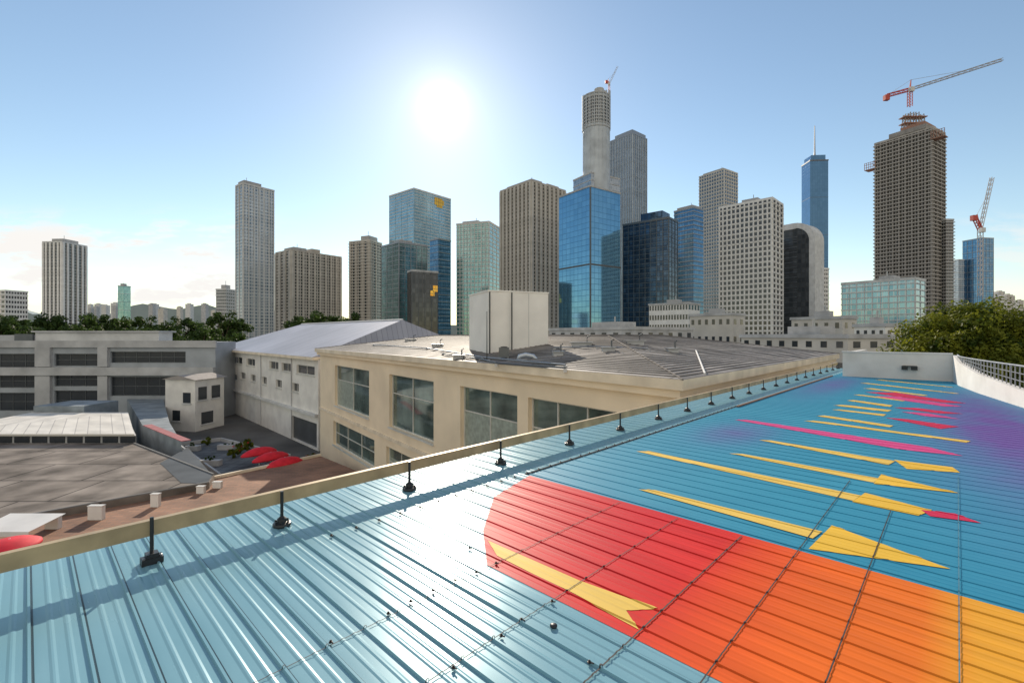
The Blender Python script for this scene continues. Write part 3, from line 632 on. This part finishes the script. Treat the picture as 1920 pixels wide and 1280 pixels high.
root=thing('terrace','dark sunken terrace deck with low grey kerb in front of the white wing','terrace',V((tp[0].x,tp[0].y,0)))
MB().prism([(p.x,p.y) for p in tp],0,tz).build('deck',gridmat('terrace_paving',(.10,.11,.12),(.15,.16,.17),(.06,.06,.07),1.2,1.2,.04,.85,0,.0,spec=.2,stain=.4,nscale=.4),root)
for i in (0,1,4):
    a,b=tp[i],tp[(i+1)%5]; d=b-a; MB().obox(a+Zv*.003,d,V((d.y,-d.x,0)).normalized()*.2,Zv*.45).build('kerb',mConc,root)
root=thing('brick_annex','long low brown brick roof ledge between flat grey roof and tan rail','building',atz(300,950,0))
bz=2.6; bp=[atz(-80,1000,bz),atz(600,854,bz),atz(668,882,bz),atz(668,1000,bz),atz(-80,1120,bz)]
mBrk=gridmat('brown_brick',(.25,.13,.08),(.33,.17,.105),(.19,.13,.095),.9,.3,.03,.85,0,.5,stain=.35,nscale=.3)
MB().prism([(p.x,p.y) for p in bp],0,bz).build('wall',mBrk,root)
d=bp[1]-bp[0]; MB().obox(bp[0]+Zv*.003,d,V((d.y,-d.x,0)).normalized()*.25,Zv*.25).build('coping',mFascia,root)
nm=['nearest white block on brown brick ledge, beside the red parasol','second white block from the left on the brown ledge','third white block from the left on the brown ledge','fourth white block from the left on the brown ledge, a low one','farthest white block on the brown ledge']
for (px,py,w,h),lb in zip(((100,990,.9,.8),(181,973,1.0,.95),(292,949,.6,.95),(377,924,.6,.55),(408,914,.7,.5)),nm):
    p=atz(px,py,bz); root=thing('roof_block',lb,'roof block',p)
    MB().box(p.x-w/2,p.x+w/2,p.y-.15,p.y+.15,p.z+.003,p.z+h).build('block',mWhite,root,bevel=.02)
    MB().box(p.x-w/2-.03,p.x+w/2+.03,p.y-.18,p.y+.18,p.z+h+.003,p.z+h+.05).build('cap',mConcL,root)
def parasol(label,c,r,h,zc,ax=None,sx=1,sy=1):
    root=thing('parasol',label,'parasol',c); c=V(c); ax=ax or V((1,0,0)); ay=V((-ax.y,ax.x,0))
    def tr(x,y,z): return c+ax*x*sx+ay*y*sy+Zv*z
    pr=[(r,zc),(r,zc+.12),(r*.88,zc+h*.4),(r*.66,zc+h*.7),(r*.35,zc+h*.93),(.02,zc+h)]
    mb=MB(); mb.lathe((0,0,0),pr,18); mb.v=[tuple(tr(*v)) for v in mb.v]; mb.build('canopy',mRedP,root,smooth=True)
    MB().tube([c,c+Zv*(zc+h)],.05,8).build('pole',mConcL,root)
    MB().lathe(c,[(.4,.003),(.4,.1),(.1,.14)],12).build('foot',mConc,root)
    for k in range(8):
        a=2*math.pi*k/8; MB().tube([tr(.9*r*math.cos(a),.9*r*math.sin(a),zc+.1),c+Zv*(zc-.35)],.02,4).build('rib',mConcL,root)
    return root
axd=(atz(565,857,2.9)-atz(500,872,2.9)).normalized()
for (px,py),lb in zip(((486,844),(508,853),(534,863)),('red canopy farthest back of three in the courtyard','red canopy in the middle of three in the courtyard','red canopy nearest of the three in the courtyard')):
    p=atz(px,py,2.9); parasol(lb,(p.x,p.y,0),1.5,.75,2.5,axd,1.3,.52)
p=atz(18,1016,4.2); parasol('red parasol partly cut off at the left picture edge, above the tan rail',(p.x,p.y,0),1.3,.5,3.9)
p=atz(40,990,3.3); root=thing('white_awning','white sloping awning sheet behind the red parasol at left edge','awning',(p.x,p.y,0))
MB().face([p+V((-2,-1,.2)),p+V((1.5,-1,.2)),p+V((1.7,1.2,.5)),p+V((-2,1.2,.5))]).face([p+V((-2,-1,.2)),p+V((1.5,-1,.2)),p+V((1.5,-1,-.1)),p+V((-2,-1,-.1))]).build('sheet',mWhite,root)
for dx in (-1.8,1.3): MB().tube([V((p.x+dx,p.y-.9,bz)),V((p.x+dx,p.y-.9,3.45))],.05,8).build('post',mConcL,root)
sh=None
for i,(px,py,s,lb) in enumerate(((450,850,.62,'leafy courtyard shrub just left of the red canopies'),(464,842,.6,'leafy courtyard shrub behind the red canopies'),(438,858,.5,'leftmost leafy shrub in front of the red canopies'),(585,872,.7,'leafy shrub between red canopies and the beige building'),(388,834,.5,'small shrub standing by the boxy white house'))):
    p=atz(px,py,tz+.004 if i!=3 else 0)
    if sh is None:
        sh=thing('shrub',lb,'shrub',p,'courtyard shrubs'); mb,cl=crown_mb((1.5,1.5,1.1),1800,.16,77,14)
        mb.v=[(x+p.x,y+p.y,z+p.z+1.1) for x,y,z in mb.v]; mb.build('foliage',mLeafN,sh)
        fb=MB(); q=random.Random(4)
        for _ in range(7):
            c=p+V((q.uniform(-1.2,1.2),q.uniform(-1.2,1.2),q.uniform(1.4,2.1))); s_=.07
            fb.face([c+V((-s_,0,-s_)),c+V((s_,0,-s_)),c+V((s_,0,s_)),c+V((-s_,0,s_))])
        fb.build('blossom',mRedP,sh)['kind']='stuff'
        sh.scale=(s,s,s)
    else: copytree(sh,p,lb,None,i*1.3,s)
for i,(px,py,w,lb) in enumerate(((395,872,2.2,'long low grey planter box nearest the front edge of the terrace'),(425,842,2.0,'low grey planter box in the middle of the terrace'),(362,844,1.6,'short grey planter box on the terrace nearest the boxy white house'))):
    p=atz(px,py,tz); root=thing('planter_box',lb,'planter',p)
    MB().box(p.x-w/2,p.x+w/2,p.y-.35,p.y+.35,p.z+.003,p.z+.6).build('box',mConc,root,bevel=.03)
    mb,cl=crown_mb((w*.45,.35,.25),260,.12,90+i,8); mb.v=[(x+p.x,y+p.y,z+p.z+.75) for x,y,z in mb.v]; mb.build('plants',mLeafD,root)
# ------------------------------------------------------------------ our roof
ev=V((.6916,.7223,0)).normalized(); eu=V((ev.y,-ev.x,0))
def rv(px,py):
    p=atz(px,py,ROOF); return (p.dot(ev),p.dot(eu))
def rw(v,u,z=0): return ev*v+eu*u+Zv*(ROOF+z)
PER=.29; PRO=[(0,0),(.006,1),(.022,1),(.028,0),(.105,0),(.120,.24),(.132,.24),(.147,0),(.196,0),(.211,.24),(.223,.24),(.238,0)]
V0,V1,V2=-5.22,30.16,37.4
UW=-4.44
def hfac(v): return .019 if v<2.9 else (.010 if v<5.6 else .007)
bk=[]; k=math.floor(V0/PER)
while k*PER<V2:
    for o,z in PRO:
        if V0<=k*PER+o<=V2: bk.append((k*PER+o,z*hfac(k*PER)))
    k+=1
STR=[(a[0],a[1],b[0],b[1]) for a,b in zip(bk,bk[1:])]
WP=[(-5.3,8.5),(6,5.8),(14,3.3),(20.8,1.45),(25,.55),(28,.05),(30.2,-.15)]
def wu(v):
    for (a,b),(c,d) in zip(WP,WP[1:]):
        if a<=v<=c: return b+(d-b)*(v-a)/(c-a)
    return UW+.1
UE=-6.75
bld=thing('own_building','building in the foreground carrying the ribbed metal roof with bright painted mural','building',rw(5,0,-ROOF))
class NB:
    def __init__(s,m): s.t=nt(m); s.n=s.t.nodes; s.L=s.t.links; s.b=s.n['Principled BSDF']
    def mth(s,op,a,bb=None,cl=False):
        x=s.n.new('ShaderNodeMath'); x.operation=op; x.use_clamp=cl
        for i,q in enumerate((a,bb)):
            if q is None: continue
            if isinstance(q,(int,float)): x.inputs[i].default_value=q
            else: s.L.new(q,x.inputs[i])
        return x.outputs[0]
    def mix(s,f,a,bb):
        x=s.n.new('ShaderNodeMix'); x.data_type='RGBA'; s.L.new(f,x.inputs[0])
        for i,q in ((6,a),(7,bb)):
            if isinstance(q,tuple): x.inputs[i].default_value=(*q,1)
            else: s.L.new(q,x.inputs[i])
        return x.outputs[2]
    def noise(s,v,sc_,d=7):
        z=s.n.new('ShaderNodeTexNoise'); z.inputs['Scale'].default_value=sc_; z.inputs['Detail'].default_value=d; s.L.new(v,z.inputs[0]); return z.outputs['Fac']
    def seam(s,colr,v):
        fr=s.mth('MULTIPLY',s.mth('FRACT',s.mth('DIVIDE',s.mth('ADD',v,100*PER),PER)),PER)
        f=s.mth('MULTIPLY',s.mth('MULTIPLY',s.mth('GREATER_THAN',fr,.022),s.mth('LESS_THAN',fr,.037)),.82)
        return s.mix(f,colr,(.012,.014,.018))
def roofmat():
    m=bpy.data.materials.new('ribbed_roof_paint'); k=NB(m); n=k.n; L=k.L; mth=k.mth
    tc=n.new('ShaderNodeTexCoord'); sp=n.new('ShaderNodeSeparateXYZ'); L.new(tc.outputs['UV'],sp.inputs[0]); v,u=sp.outputs[0],sp.outputs[1]
    blue=mth('MULTIPLY',mth('GREATER_THAN',v,5.45),mth('GREATER_THAN',u,-4.86))
    def blob(cv,cu,rv_,ru):
        a=mth('POWER',mth('DIVIDE',mth('ABSOLUTE',mth('SUBTRACT',v,cv)),rv_),2); c=mth('POWER',mth('DIVIDE',mth('ABSOLUTE',mth('SUBTRACT',u,cu)),ru),2)
        return mth('EXPONENT',mth('MULTIPLY',mth('ADD',a,c),-1))
    nz=k.noise(tc.outputs['UV'],1.2)
    pur=mth('ADD',mth('ADD',mth('MULTIPLY',blob(14,1.1,5,1.2),1.0),mth('MULTIPLY',blob(11.0,-3.6,1.3,.7),.6)),mth('ADD',mth('MULTIPLY',blob(25,-4.0,5,.8),.65),mth('MULTIPLY',blob(20,.3,6,1.0),.7)))
    pur=mth('MULTIPLY',pur,mth('ADD',nz,.4),True)
    n2=k.noise(tc.outputs['UV'],.8,9)
    st=n.new('ShaderNodeMapping'); st.inputs['Scale'].default_value=(5,.5,1); L.new(tc.outputs['UV'],st.inputs[0]); n3=k.noise(st.outputs[0],1.0,6)
    met=k.mix(k.mth('MULTIPLY',k.mth('ADD',n2,n3),.5),(.13,.30,.37),(.29,.50,.57)); blu=k.mix(k.mth('MULTIPLY',k.mth('ADD',n2,n3),.5),(.014,.19,.32),(.055,.34,.48))
    blu=k.mix(pur,blu,(.16,.085,.32))
    L.new(k.seam(k.mix(blue,met,blu),v),k.b.inputs['Base Color'])
    L.new(mth('SUBTRACT',.06,mth('MULTIPLY',blue,.05)),k.b.inputs['Metallic'])
    L.new(mth('ADD',.20,mth('ADD',mth('MULTIPLY',blue,.28),mth('MULTIPLY',n3,.12))),k.b.inputs['Roughness'])
    k.b.inputs['Specular IOR Level'].default_value=.16
    return m
mRoof=roofmat()
def paint(name,c,rough=.55,ramp=None):
    m=bpy.data.materials.new(name); k=NB(m); tc=k.n.new('ShaderNodeTexCoord'); sp=k.n.new('ShaderNodeSeparateXYZ'); k.L.new(tc.outputs['UV'],sp.inputs[0])
    st=k.n.new('ShaderNodeMapping'); st.inputs['Scale'].default_value=(5,.6,1); k.L.new(tc.outputs['UV'],st.inputs[0])
    f=k.noise(st.outputs[0],1.2)
    if ramp:
        r=k.n.new('ShaderNodeValToRGB'); cr=r.color_ramp
        while len(cr.elements)<len(ramp): cr.elements.new(.5)
        for e_,(uu,cc) in zip(cr.elements,ramp): e_.position=(uu+5)/7; e_.color=(*cc,1)
        k.L.new(k.mth('DIVIDE',k.mth('ADD',sp.outputs[1],5),7),r.inputs[0])
        dk=k.n.new('ShaderNodeVectorMath'); dk.operation='SCALE'; k.L.new(r.outputs[0],dk.inputs[0]); k.L.new(k.mth('ADD',.66,k.mth('MULTIPLY',f,.52)),dk.inputs['Scale']); base=dk.outputs[0]
    else: base=k.mix(f,tuple(x*.78 for x in c),tuple(min(.95,x*1.1) for x in c))
    k.L.new(k.seam(base,sp.outputs[0]),k.b.inputs['Base Color'])
    k.L.new(k.mth('ADD',rough-.1,k.mth('MULTIPLY',f,.2)),k.b.inputs['Roughness']); k.b.inputs['Specular IOR Level'].default_value=.12
    return m
def emit(mb,poly,st,off):
    va,za,vb,zb=st
    def clip(P,f):
        out=[]
        for i in range(len(P)):
            a,b=P[i],P[(i+1)%len(P)]; fa,fb=f(a),f(b)
            if fa>=0: out.append(a)
            if (fa>=0)!=(fb>=0):
                k=fa/(fa-fb); out.append((a[0]+(b[0]-a[0])*k,a[1]+(b[1]-a[1])*k))
        return out
    P=clip(poly,lambda p:p[0]-va)
    if len(P)>2: P=clip(P,lambda p:vb-p[0])
    if len(P)<3: return
    ar=sum(P[i][0]*P[(i+1)%len(P)][1]-P[(i+1)%len(P)][0]*P[i][1] for i in range(len(P)))
    if abs(ar)<1e-7: return
    if ar>0: P=P[::-1]
    mb.face([rw(v,u,za+(zb-za)*(v-va)/(vb-va)+off) for v,u in P],P)
mb=MB()
for st in STR: emit(mb,[(st[0],UE),(st[2],UE),(st[2],wu(st[2])),(st[0],wu(st[0]))],st,0)
roof=mb.build('metal_roof',mRoof,bld)
poly=[rw(V0,UE+.15),rw(V2,UE+.15),rw(V2,UW),rw(V1,UW),rw(V1,-.2)]+[rw(v,u-.1) for v,u in WP[::-1][1:]]
MB().prism([(p.x,p.y) for p in poly],0,ROOF-.02).build('wall',mBeige,bld)
MB().obox(rw(V0,UE-.02,-.2),ev*(V2-V0),-eu*.16,Zv*.14).build('gutter',mRail,bld)
def decal(name,pts,m,off=.006,px=True,parent=roof):
    P=[rv(*p) for p in pts] if px else pts
    mb=MB()
    for tri in tessellate_polygon([[V((p[0],p[1],0)) for p in P]]):
        T=[P[i] for i in tri]; a,b=min(p[0] for p in T),max(p[0] for p in T)
        for st in STR:
            if st[2]<a or st[0]>b: continue
            emit(mb,T,st,off)
    return mb.build(name,m,parent) if mb.f else None
pWarm=paint('warm_gradient_paint',(.8,.1,.03),.52,[(-4.8,(.66,.020,.032)),(-2.6,(.68,.016,.026)),(-1.8,(.73,.030,.024)),(-1.45,(.80,.080,.020)),(-.9,(.84,.145,.020)),(-.2,(.85,.195,.022)),(.1,(.85,.38,.035)),(1.6,(.85,.50,.06))])
pYl=paint('stripe_yellow_paint',(.84,.56,.12)); pYd=paint('deep_yellow_paint',(.86,.52,.06)); pPk=paint('pink_paint',(.72,.08,.26)); pRd=paint('stripe_red_paint',(.66,.03,.09))
VA,VB=3.05,5.45
for nm,u0,u1 in (('crimson_panel',None,-2.42),('red_panel',-2.42,-1.70),('red_orange_panel',-1.70,-1.17),('orange_panel',-1.17,-.60),('amber_panel',-.60,.01),('yellow_panel',.01,2.6)):
    decal(nm,[(VB,u0),(VB,u1),(VA,u1),(VA,u0)] if u0 is not None else [(VB,-4.84),(VB,u1),(VA,u1),(VA,-3.25),(3.55,-3.85),(4.4,-4.55)],pWarm,.003,False)
decal('arrow_mark',[(915,1014),(1085,1088),(1234,1142),(1174,1145),(1198,1181),(1078,1116),(932,1042)],pYl)
S=[('yellow_stripe',[(1193,846),(1216,846),(1614,929),(1600,939)],pYl),('arrow_head',[(1598,941),(1622,924),(1748,957),(1722,967)],pYd),('red_tip',[(1726,956),(1790,963),(1840,981),(1744,968)],pRd),
('yellow_stripe',[(1197,918),(1228,919),(1542,997),(1524,1010)],pYl),('arrow_head',[(1560,985),(1782,1067),(1516,1029)],pYd),
('yellow_stripe',[(1367,850),(1392,851),(1648,897),(1638,905)],pYl),('arrow_head',[(1652,890),(1800,925),(1638,907)],pYd),
('yellow_stripe',[(1423,825),(1446,826),(1678,865),(1666,872)],pYl),('arrow_head',[(1676,862),(1786,876),(1800,886),(1700,879)],pYd),
('pink_stripe',[(1378,787),(1400,787),(1740,838),(1806,855),(1690,843)],pPk),('yellow_stripe',[(1507,789),(1530,789),(1820,827),(1812,830)],pYl),
('yellow_stripe',[(1530,780),(1546,779),(1676,798),(1668,801)],pYl),('red_stripe',[(1660,783),(1702,786),(1798,800),(1764,804)],pRd),
('yellow_stripe',[(1560,768),(1574,768),(1662,777),(1656,780)],pYl),('yellow_stripe',[(1562,760),(1580,759),(1672,769),(1664,772)],pYl),('yellow_stripe',[(1588,751),(1600,750),(1674,760),(1668,763)],pYl),
('red_stripe',[(1622,735),(1680,736),(1812,756),(1770,755)],pRd),('pink_stripe',[(1640,743),(1680,743),(1804,762),(1770,762)],pPk),('red_stripe',[(1676,764),(1720,765),(1806,776),(1760,775)],pRd),('pink_stripe',[(1690,772),(1740,775),(1800,786),(1740,781)],pPk),
('yellow_stripe',[(1618,728),(1636,728),(1740,741),(1732,742)],pYl),('yellow_stripe',[(1612,718),(1626,718),(1752,733),(1746,733)],pYl),('yellow_stripe',[(1650,722),(1664,722),(1800,738),(1792,738)],pYl),('yellow_stripe',[(1640,712),(1654,712),(1790,726),(1782,726)],pYl),('yellow_stripe',[(1600,740),(1614,740),(1700,751),(1692,752)],pYl)]
for i,(nm,p,m) in enumerate(S): decal(nm,p,m,.006+.0008*(i%4))
mJoint=mat('joint_sealant',(.05,.045,.045),.7,scale=9); mJointL=mat('pale_joint',(.11,.25,.33),.8,spec=.1)
for u0,va,vb,m,hw in ((-3.2,.9,5.4,mJoint,.004),(-2.42,1.2,5.4,mJoint,.004),(-1.70,.9,5.4,mJoint,.006),(-1.17,2,8.6,mJoint,.005),(-.6,2.5,7.5,mJoint,.005),(.01,3,10,mJointL,.004)):
    mb=MB()
    for st in STR:
        if st[2]<va or st[0]>vb: continue
        emit(mb,[(va,u0-hw),(vb,u0-hw),(vb,u0+hw),(va,u0+hw)],st,.011)
    mb.build('panel_joint',m,roof)
mLap=mat('dark_lap_seam',(.05,.06,.07),.8,scale=5,spec=.1)
MB().obox(rw(5.45,-4.93,.003),ev*24.4,eu*.03,Zv*.014).build('lap_seam',mLap,roof,bevel=.004)
MB().obox(rw(15,-4.885,.003),ev*14.9,eu*.07,Zv*.04).build('lap_flashing',mat('rusty_flashing',(.20,.12,.09),.85,scale=3),roof)
mBolt=mat('weathered_bolt',(.05,.04,.035),.5,.4,scale=30)
def bolts(spots,k):
    b0=None
    for v,u in spots:
        p=rw(v,u,.013)
        if b0 is None:
            b0=MB().lathe(p,[(.014*k,0),(.014*k,.005),(.008*k,.007),(.008*k,.016*k),(.003*k,.019*k)],10).tube([p+eu*.016*k+Zv*.007,p+eu*.034*k+Zv*.011],.005*k,6).build('fastener',mBolt,roof,origin=p); p0=p
        else: shift(b0,p-p0)
bolts([rv(*q) for q in ((728,1153),(770,1130),(812,1110),(853,1090),(893,1075),(930,1058),(850,1255),(940,1195),(978,1165),(1035,1130),(1105,1245),(620,1207),(880,1030))],1)
sp_=[]
for u0 in (-2.42,-1.70,-1.17):
    k=math.ceil(3.05/PER)
    while k*PER<5.4: sp_.append((k*PER+.012,u0)); k+=1
bolts(sp_,.5)
bolts([(2.3+i*PER,-4.93) for i in range(46)],1.2)
p=rw(*rv(1038,1176),.01); MB().lathe(p,[(.028,0),(.028,.012),(.018,.018),(.006,.02)],14).build('vent_cap',mBlack,roof,smooth=True)
# edge rail with posts
rail=thing('edge_railing','low tan metal rail on black posts running along the roof edge','railing',rw(.84,-5.68))
MB().obox(rw(-5,-5.76,.24),ev*42.2,eu*.07,Zv*.15).build('rail',mRail,rail,bevel=.012)
vs=[-1.0,.84,2.04,3.77,5.6,7.55,9.5,11.4,13.2,15.0,16.9,18.7,20.5,22.3,24.1,25.9,27.7,29.5,31.3,33.1,34.9,36.7]
pr=None
for i,v in enumerate(vs):
    c=rw(v,-5.63)
    if i in (0,1):
        o=MB().tube([c+Zv*.05,c+Zv*.44],.017,10).build('post',mBlack,rail,origin=c)
        if i==1: o['label']='nearest post with a square black base'
        mb=MB(); mb.obox(c-ev*.085-eu*.06+Zv*.004,ev*.17,eu*.12,Zv*.055); mb.obox(c-ev*.05-eu*.05+Zv*.059,ev*.1,eu*.1,Zv*.04)
        mb.build('base',mBlack,o,bevel=.008)
        for s_ in (-1,1): MB().lathe(c+ev*.065*s_+eu*.03+Zv*.058,[(.014,0),(.014,.014),(.006,.018)],6).build('bolt',mSteel,o)
    elif pr is None:
        pr=MB().tube([c+Zv*.04,c+Zv*.40],.018,10).build('post',mBlack,rail,origin=c); c0=c
        MB().lathe(c+Zv*.004,[(.095,0),(.1,.015),(.095,.035),(.055,.05),(.05,.085),(.03,.1),(.02,.11)],18).build('base',mBlack,pr)
        for k in range(6):
            a=k*math.pi/3; MB().lathe(c+V((.072*math.cos(a),.072*math.sin(a),.035)),[(.013,0),(.013,.03),(.006,.034)],6).build('bolt',mBlack,pr)
    else:
        n=shift(pr,c-c0)
        for ch in pr.children: x=ch.copy(); col.objects.link(x); x.parent=n
root=thing('parapet_wall','white painted parapet wall closing off the far end of the mural roof','wall',rw(30.3,-3))
mPar=mat('weathered_white_parapet',(.78,.75,.71),.75,scale=.9,noise=.3,c2=(.62,.59,.55))
a=rw(30.25,UW,-.01); MB().obox(a,eu*(-.15-UW),ev*.25,Zv*1.28).build('wall',mPar,root)
MB().obox(a+ev*.253,eu*.25,ev*7,Zv*1.28).build('return_wall',mPar,root)
MB().obox(a-ev*.04-eu*.04+Zv*1.283,eu*(-.11-UW),ev*.33,Zv*.07).build('coping',mConcL,root)
p=rw(30.22,-1.7,.62); root=thing('wall_lamp','twin black floodlight fixed to the white end wall','lamp',p)
MB().obox(p-eu*.28-ev*.06,eu*.56,ev*.07,Zv*.07).build('bracket',mAlu,root)
for s_ in (-.18,.18): MB().obox(p+eu*(s_-.12)-ev*.2-Zv*.14,eu*.24,ev*.13,Zv*.19).build('lamp_head',mBlack,root,bevel=.015)
root=thing('curved_parapet','curved white low wall along the right side of the mural roof','wall',rw(25,.6))
hh={30.3:1.27,28:1.0,25:.72,20.8:.5,14:.45,6:.45,-5.3:.45}
def hat(v):
    ks=sorted(hh)
    for c,d in zip(ks,ks[1:]):
        if c<=v<=d: return hh[c]+(hh[d]-hh[c])*(v-c)/(d-c)
    return .45
fine=[(v,wu(v),hat(v)) for v in [30.2-35.4*i/59 for i in range(60)]]
mb=MB()
for (v,u,h1),(v2,u2,h2) in zip(fine,fine[1:]):
    q=[rw(v,u,-.05),rw(v2,u2,-.05),rw(v2,u2,h2),rw(v,u,h1)]; o=eu*.22
    mb.face(q); mb.face([q[3],q[2],q[2]+o,q[3]+o]); mb.face([x+o for x in q[::-1]])
mb.build('wall',mPar,root)
rl=thing('pipe_railing','grey pipe railing with uprights on top of the curved white wall','railing',rw(25,.7,.7))
HT=1.24
MB().tube([rw(v,u+.11,max(HT,h_+.1)) for v,u,h_ in fine if v<29.6],.03,8).build('top_rail',mSteel,rl)
for k in (.33,.66): MB().tube([rw(v,u+.11,h_+(max(HT,h_+.1)-h_)*k) for v,u,h_ in fine if v<29],.016,6).build('mid_rail',mSteel,rl)
i=0; v=29.4
while v>14:
    h_=hat(v); MB().tube([rw(v,wu(v)+.11,h_-.01),rw(v,wu(v)+.11,max(HT,h_+.1))],.018 if i%4 else .028,6).build('upright',mSteel,rl); v-=.36; i+=1
# ------------------------------------------------------------------ light, sky, camera
S=V((-.149,1,.491)).normalized(); EL=math.asin(S.z); AZ=math.atan2(S.x,S.y)
sun=bpy.data.lights.new('sun','SUN'); sun.energy=4.9; sun.angle=R(.55); sun.color=(1,.88,.72)
so=bpy.data.objects.new('sun',sun); col.objects.link(so); so.rotation_euler=S.to_track_quat('Z','Y').to_euler(); so.location=(0,0,80)
w=bpy.data.worlds.new('World'); sc.world=w; w.use_nodes=True; t=w.node_tree; n=t.nodes; L=t.links; bg=n['Background']
sky=n.new('ShaderNodeTexSky'); sky.sky_type='NISHITA'; sky.sun_disc=False; sky.sun_elevation=EL; sky.sun_rotation=AZ%(2*math.pi)
sky.air_density=1.1; sky.dust_density=.08; sky.ozone_density=1.2; sky.altitude=0
tc=n.new('ShaderNodeTexCoord'); sp=n.new('ShaderNodeSeparateXYZ'); L.new(tc.outputs['Generated'],sp.inputs[0])
def mth(op,a,b=None,cl=False):
    x=n.new('ShaderNodeMath'); x.operation=op; x.use_clamp=cl
    for i,q in enumerate((a,b)):
        if q is None: continue
        if isinstance(q,(int,float)): x.inputs[i].default_value=q
        else: L.new(q,x.inputs[i])
    return x.outputs[0]
def mrange(v,a,b):
    x=n.new('ShaderNodeMapRange'); x.interpolation_type='SMOOTHSTEP'; L.new(v,x.inputs[0]); x.inputs[1].default_value=a; x.inputs[2].default_value=b; return x.outputs[0]
def noise(v,s,d=9):
    x=n.new('ShaderNodeTexNoise'); x.inputs['Scale'].default_value=s; x.inputs['Detail'].default_value=d; x.inputs['Roughness'].default_value=.6; L.new(v,x.inputs[0]); return x.outputs['Fac']
dt=n.new('ShaderNodeVectorMath'); dt.operation='DOT_PRODUCT'; L.new(tc.outputs['Generated'],dt.inputs[0]); dt.inputs[1].default_value=S
d=mth('MAXIMUM',dt.outputs['Value'],0)
glow=mth('ADD',mth('ADD',mth('MULTIPLY',mth('POWER',d,7000),50),mth('MULTIPLY',mth('POWER',d,900),2.6)),mth('ADD',mth('MULTIPLY',mth('POWER',d,160),1.2),mth('MULTIPLY',mth('POWER',d,30),.8)))
yy=mth('MAXIMUM',sp.outputs[1],.05); az=mth('DIVIDE',sp.outputs[0],yy); el=mth('DIVIDE',sp.outputs[2],yy)
cb=n.new('ShaderNodeCombineXYZ'); L.new(mth('MULTIPLY',az,3.2),cb.inputs[0]); L.new(mth('MULTIPLY',el,13),cb.inputs[1])
cn=noise(cb.outputs[0],1.3)
msk=mth('MULTIPLY',mth('MULTIPLY',mrange(el,.02,.08),mrange(el,.29,.21)),mth('ADD',mrange(az,-.42,-.66),mth('MULTIPLY',mrange(az,.9,1.05),.5)))
cf=mth('MULTIPLY',mth('MULTIPLY',mrange(cn,.44,.58),msk),mth('GREATER_THAN',sp.outputs[1],.05))
# unseen bright broken cloud added behind the viewer as fill light
cfill=mth('MULTIPLY',mth('MULTIPLY',mrange(noise(tc.outputs['Generated'],2.6),.36,.58),mrange(sp.outputs[1],-.02,-.4)),mrange(sp.outputs[2],0.0,.1))
tn=n.new('ShaderNodeVectorMath'); tn.operation='MULTIPLY'; L.new(sky.outputs[0],tn.inputs[0]); tn.inputs[1].default_value=(1.08,1.07,1.02)
def mixc(f,a,bcol):
    x=n.new('ShaderNodeMix'); x.data_type='RGBA'; L.new(f,x.inputs[0]); L.new(a,x.inputs[6]); x.inputs[7].default_value=(*bcol,1); return x.outputs[2]
c1=mixc(cf,tn.outputs[0],(6.9,6.7,6.45)); c2=mixc(cfill,c1,(6.7,6.1,5.3))
gl=n.new('ShaderNodeVectorMath'); gl.operation='SCALE'; gl.inputs[0].default_value=(1,.97,.88); L.new(glow,gl.inputs['Scale'])
ad=n.new('ShaderNodeVectorMath'); ad.operation='ADD'; L.new(c2,ad.inputs[0]); L.new(gl.outputs[0],ad.inputs[1])
L.new(ad.outputs[0],bg.inputs[0]); bg.inputs[1].default_value=.14
cam=bpy.data.cameras.new('camera'); co=bpy.data.objects.new('camera',cam); col.objects.link(co)
co.location=(0,0,CZ); co.rotation_euler=(R(90),0,0); cam.sensor_width=36; cam.lens=36*F/1920; cam.shift_y=-12/1920; cam.clip_start=.1; cam.clip_end=20000
sc.camera=co
sc.view_settings.view_transform='Standard'; sc.view_settings.look='None'; sc.view_settings.exposure=0
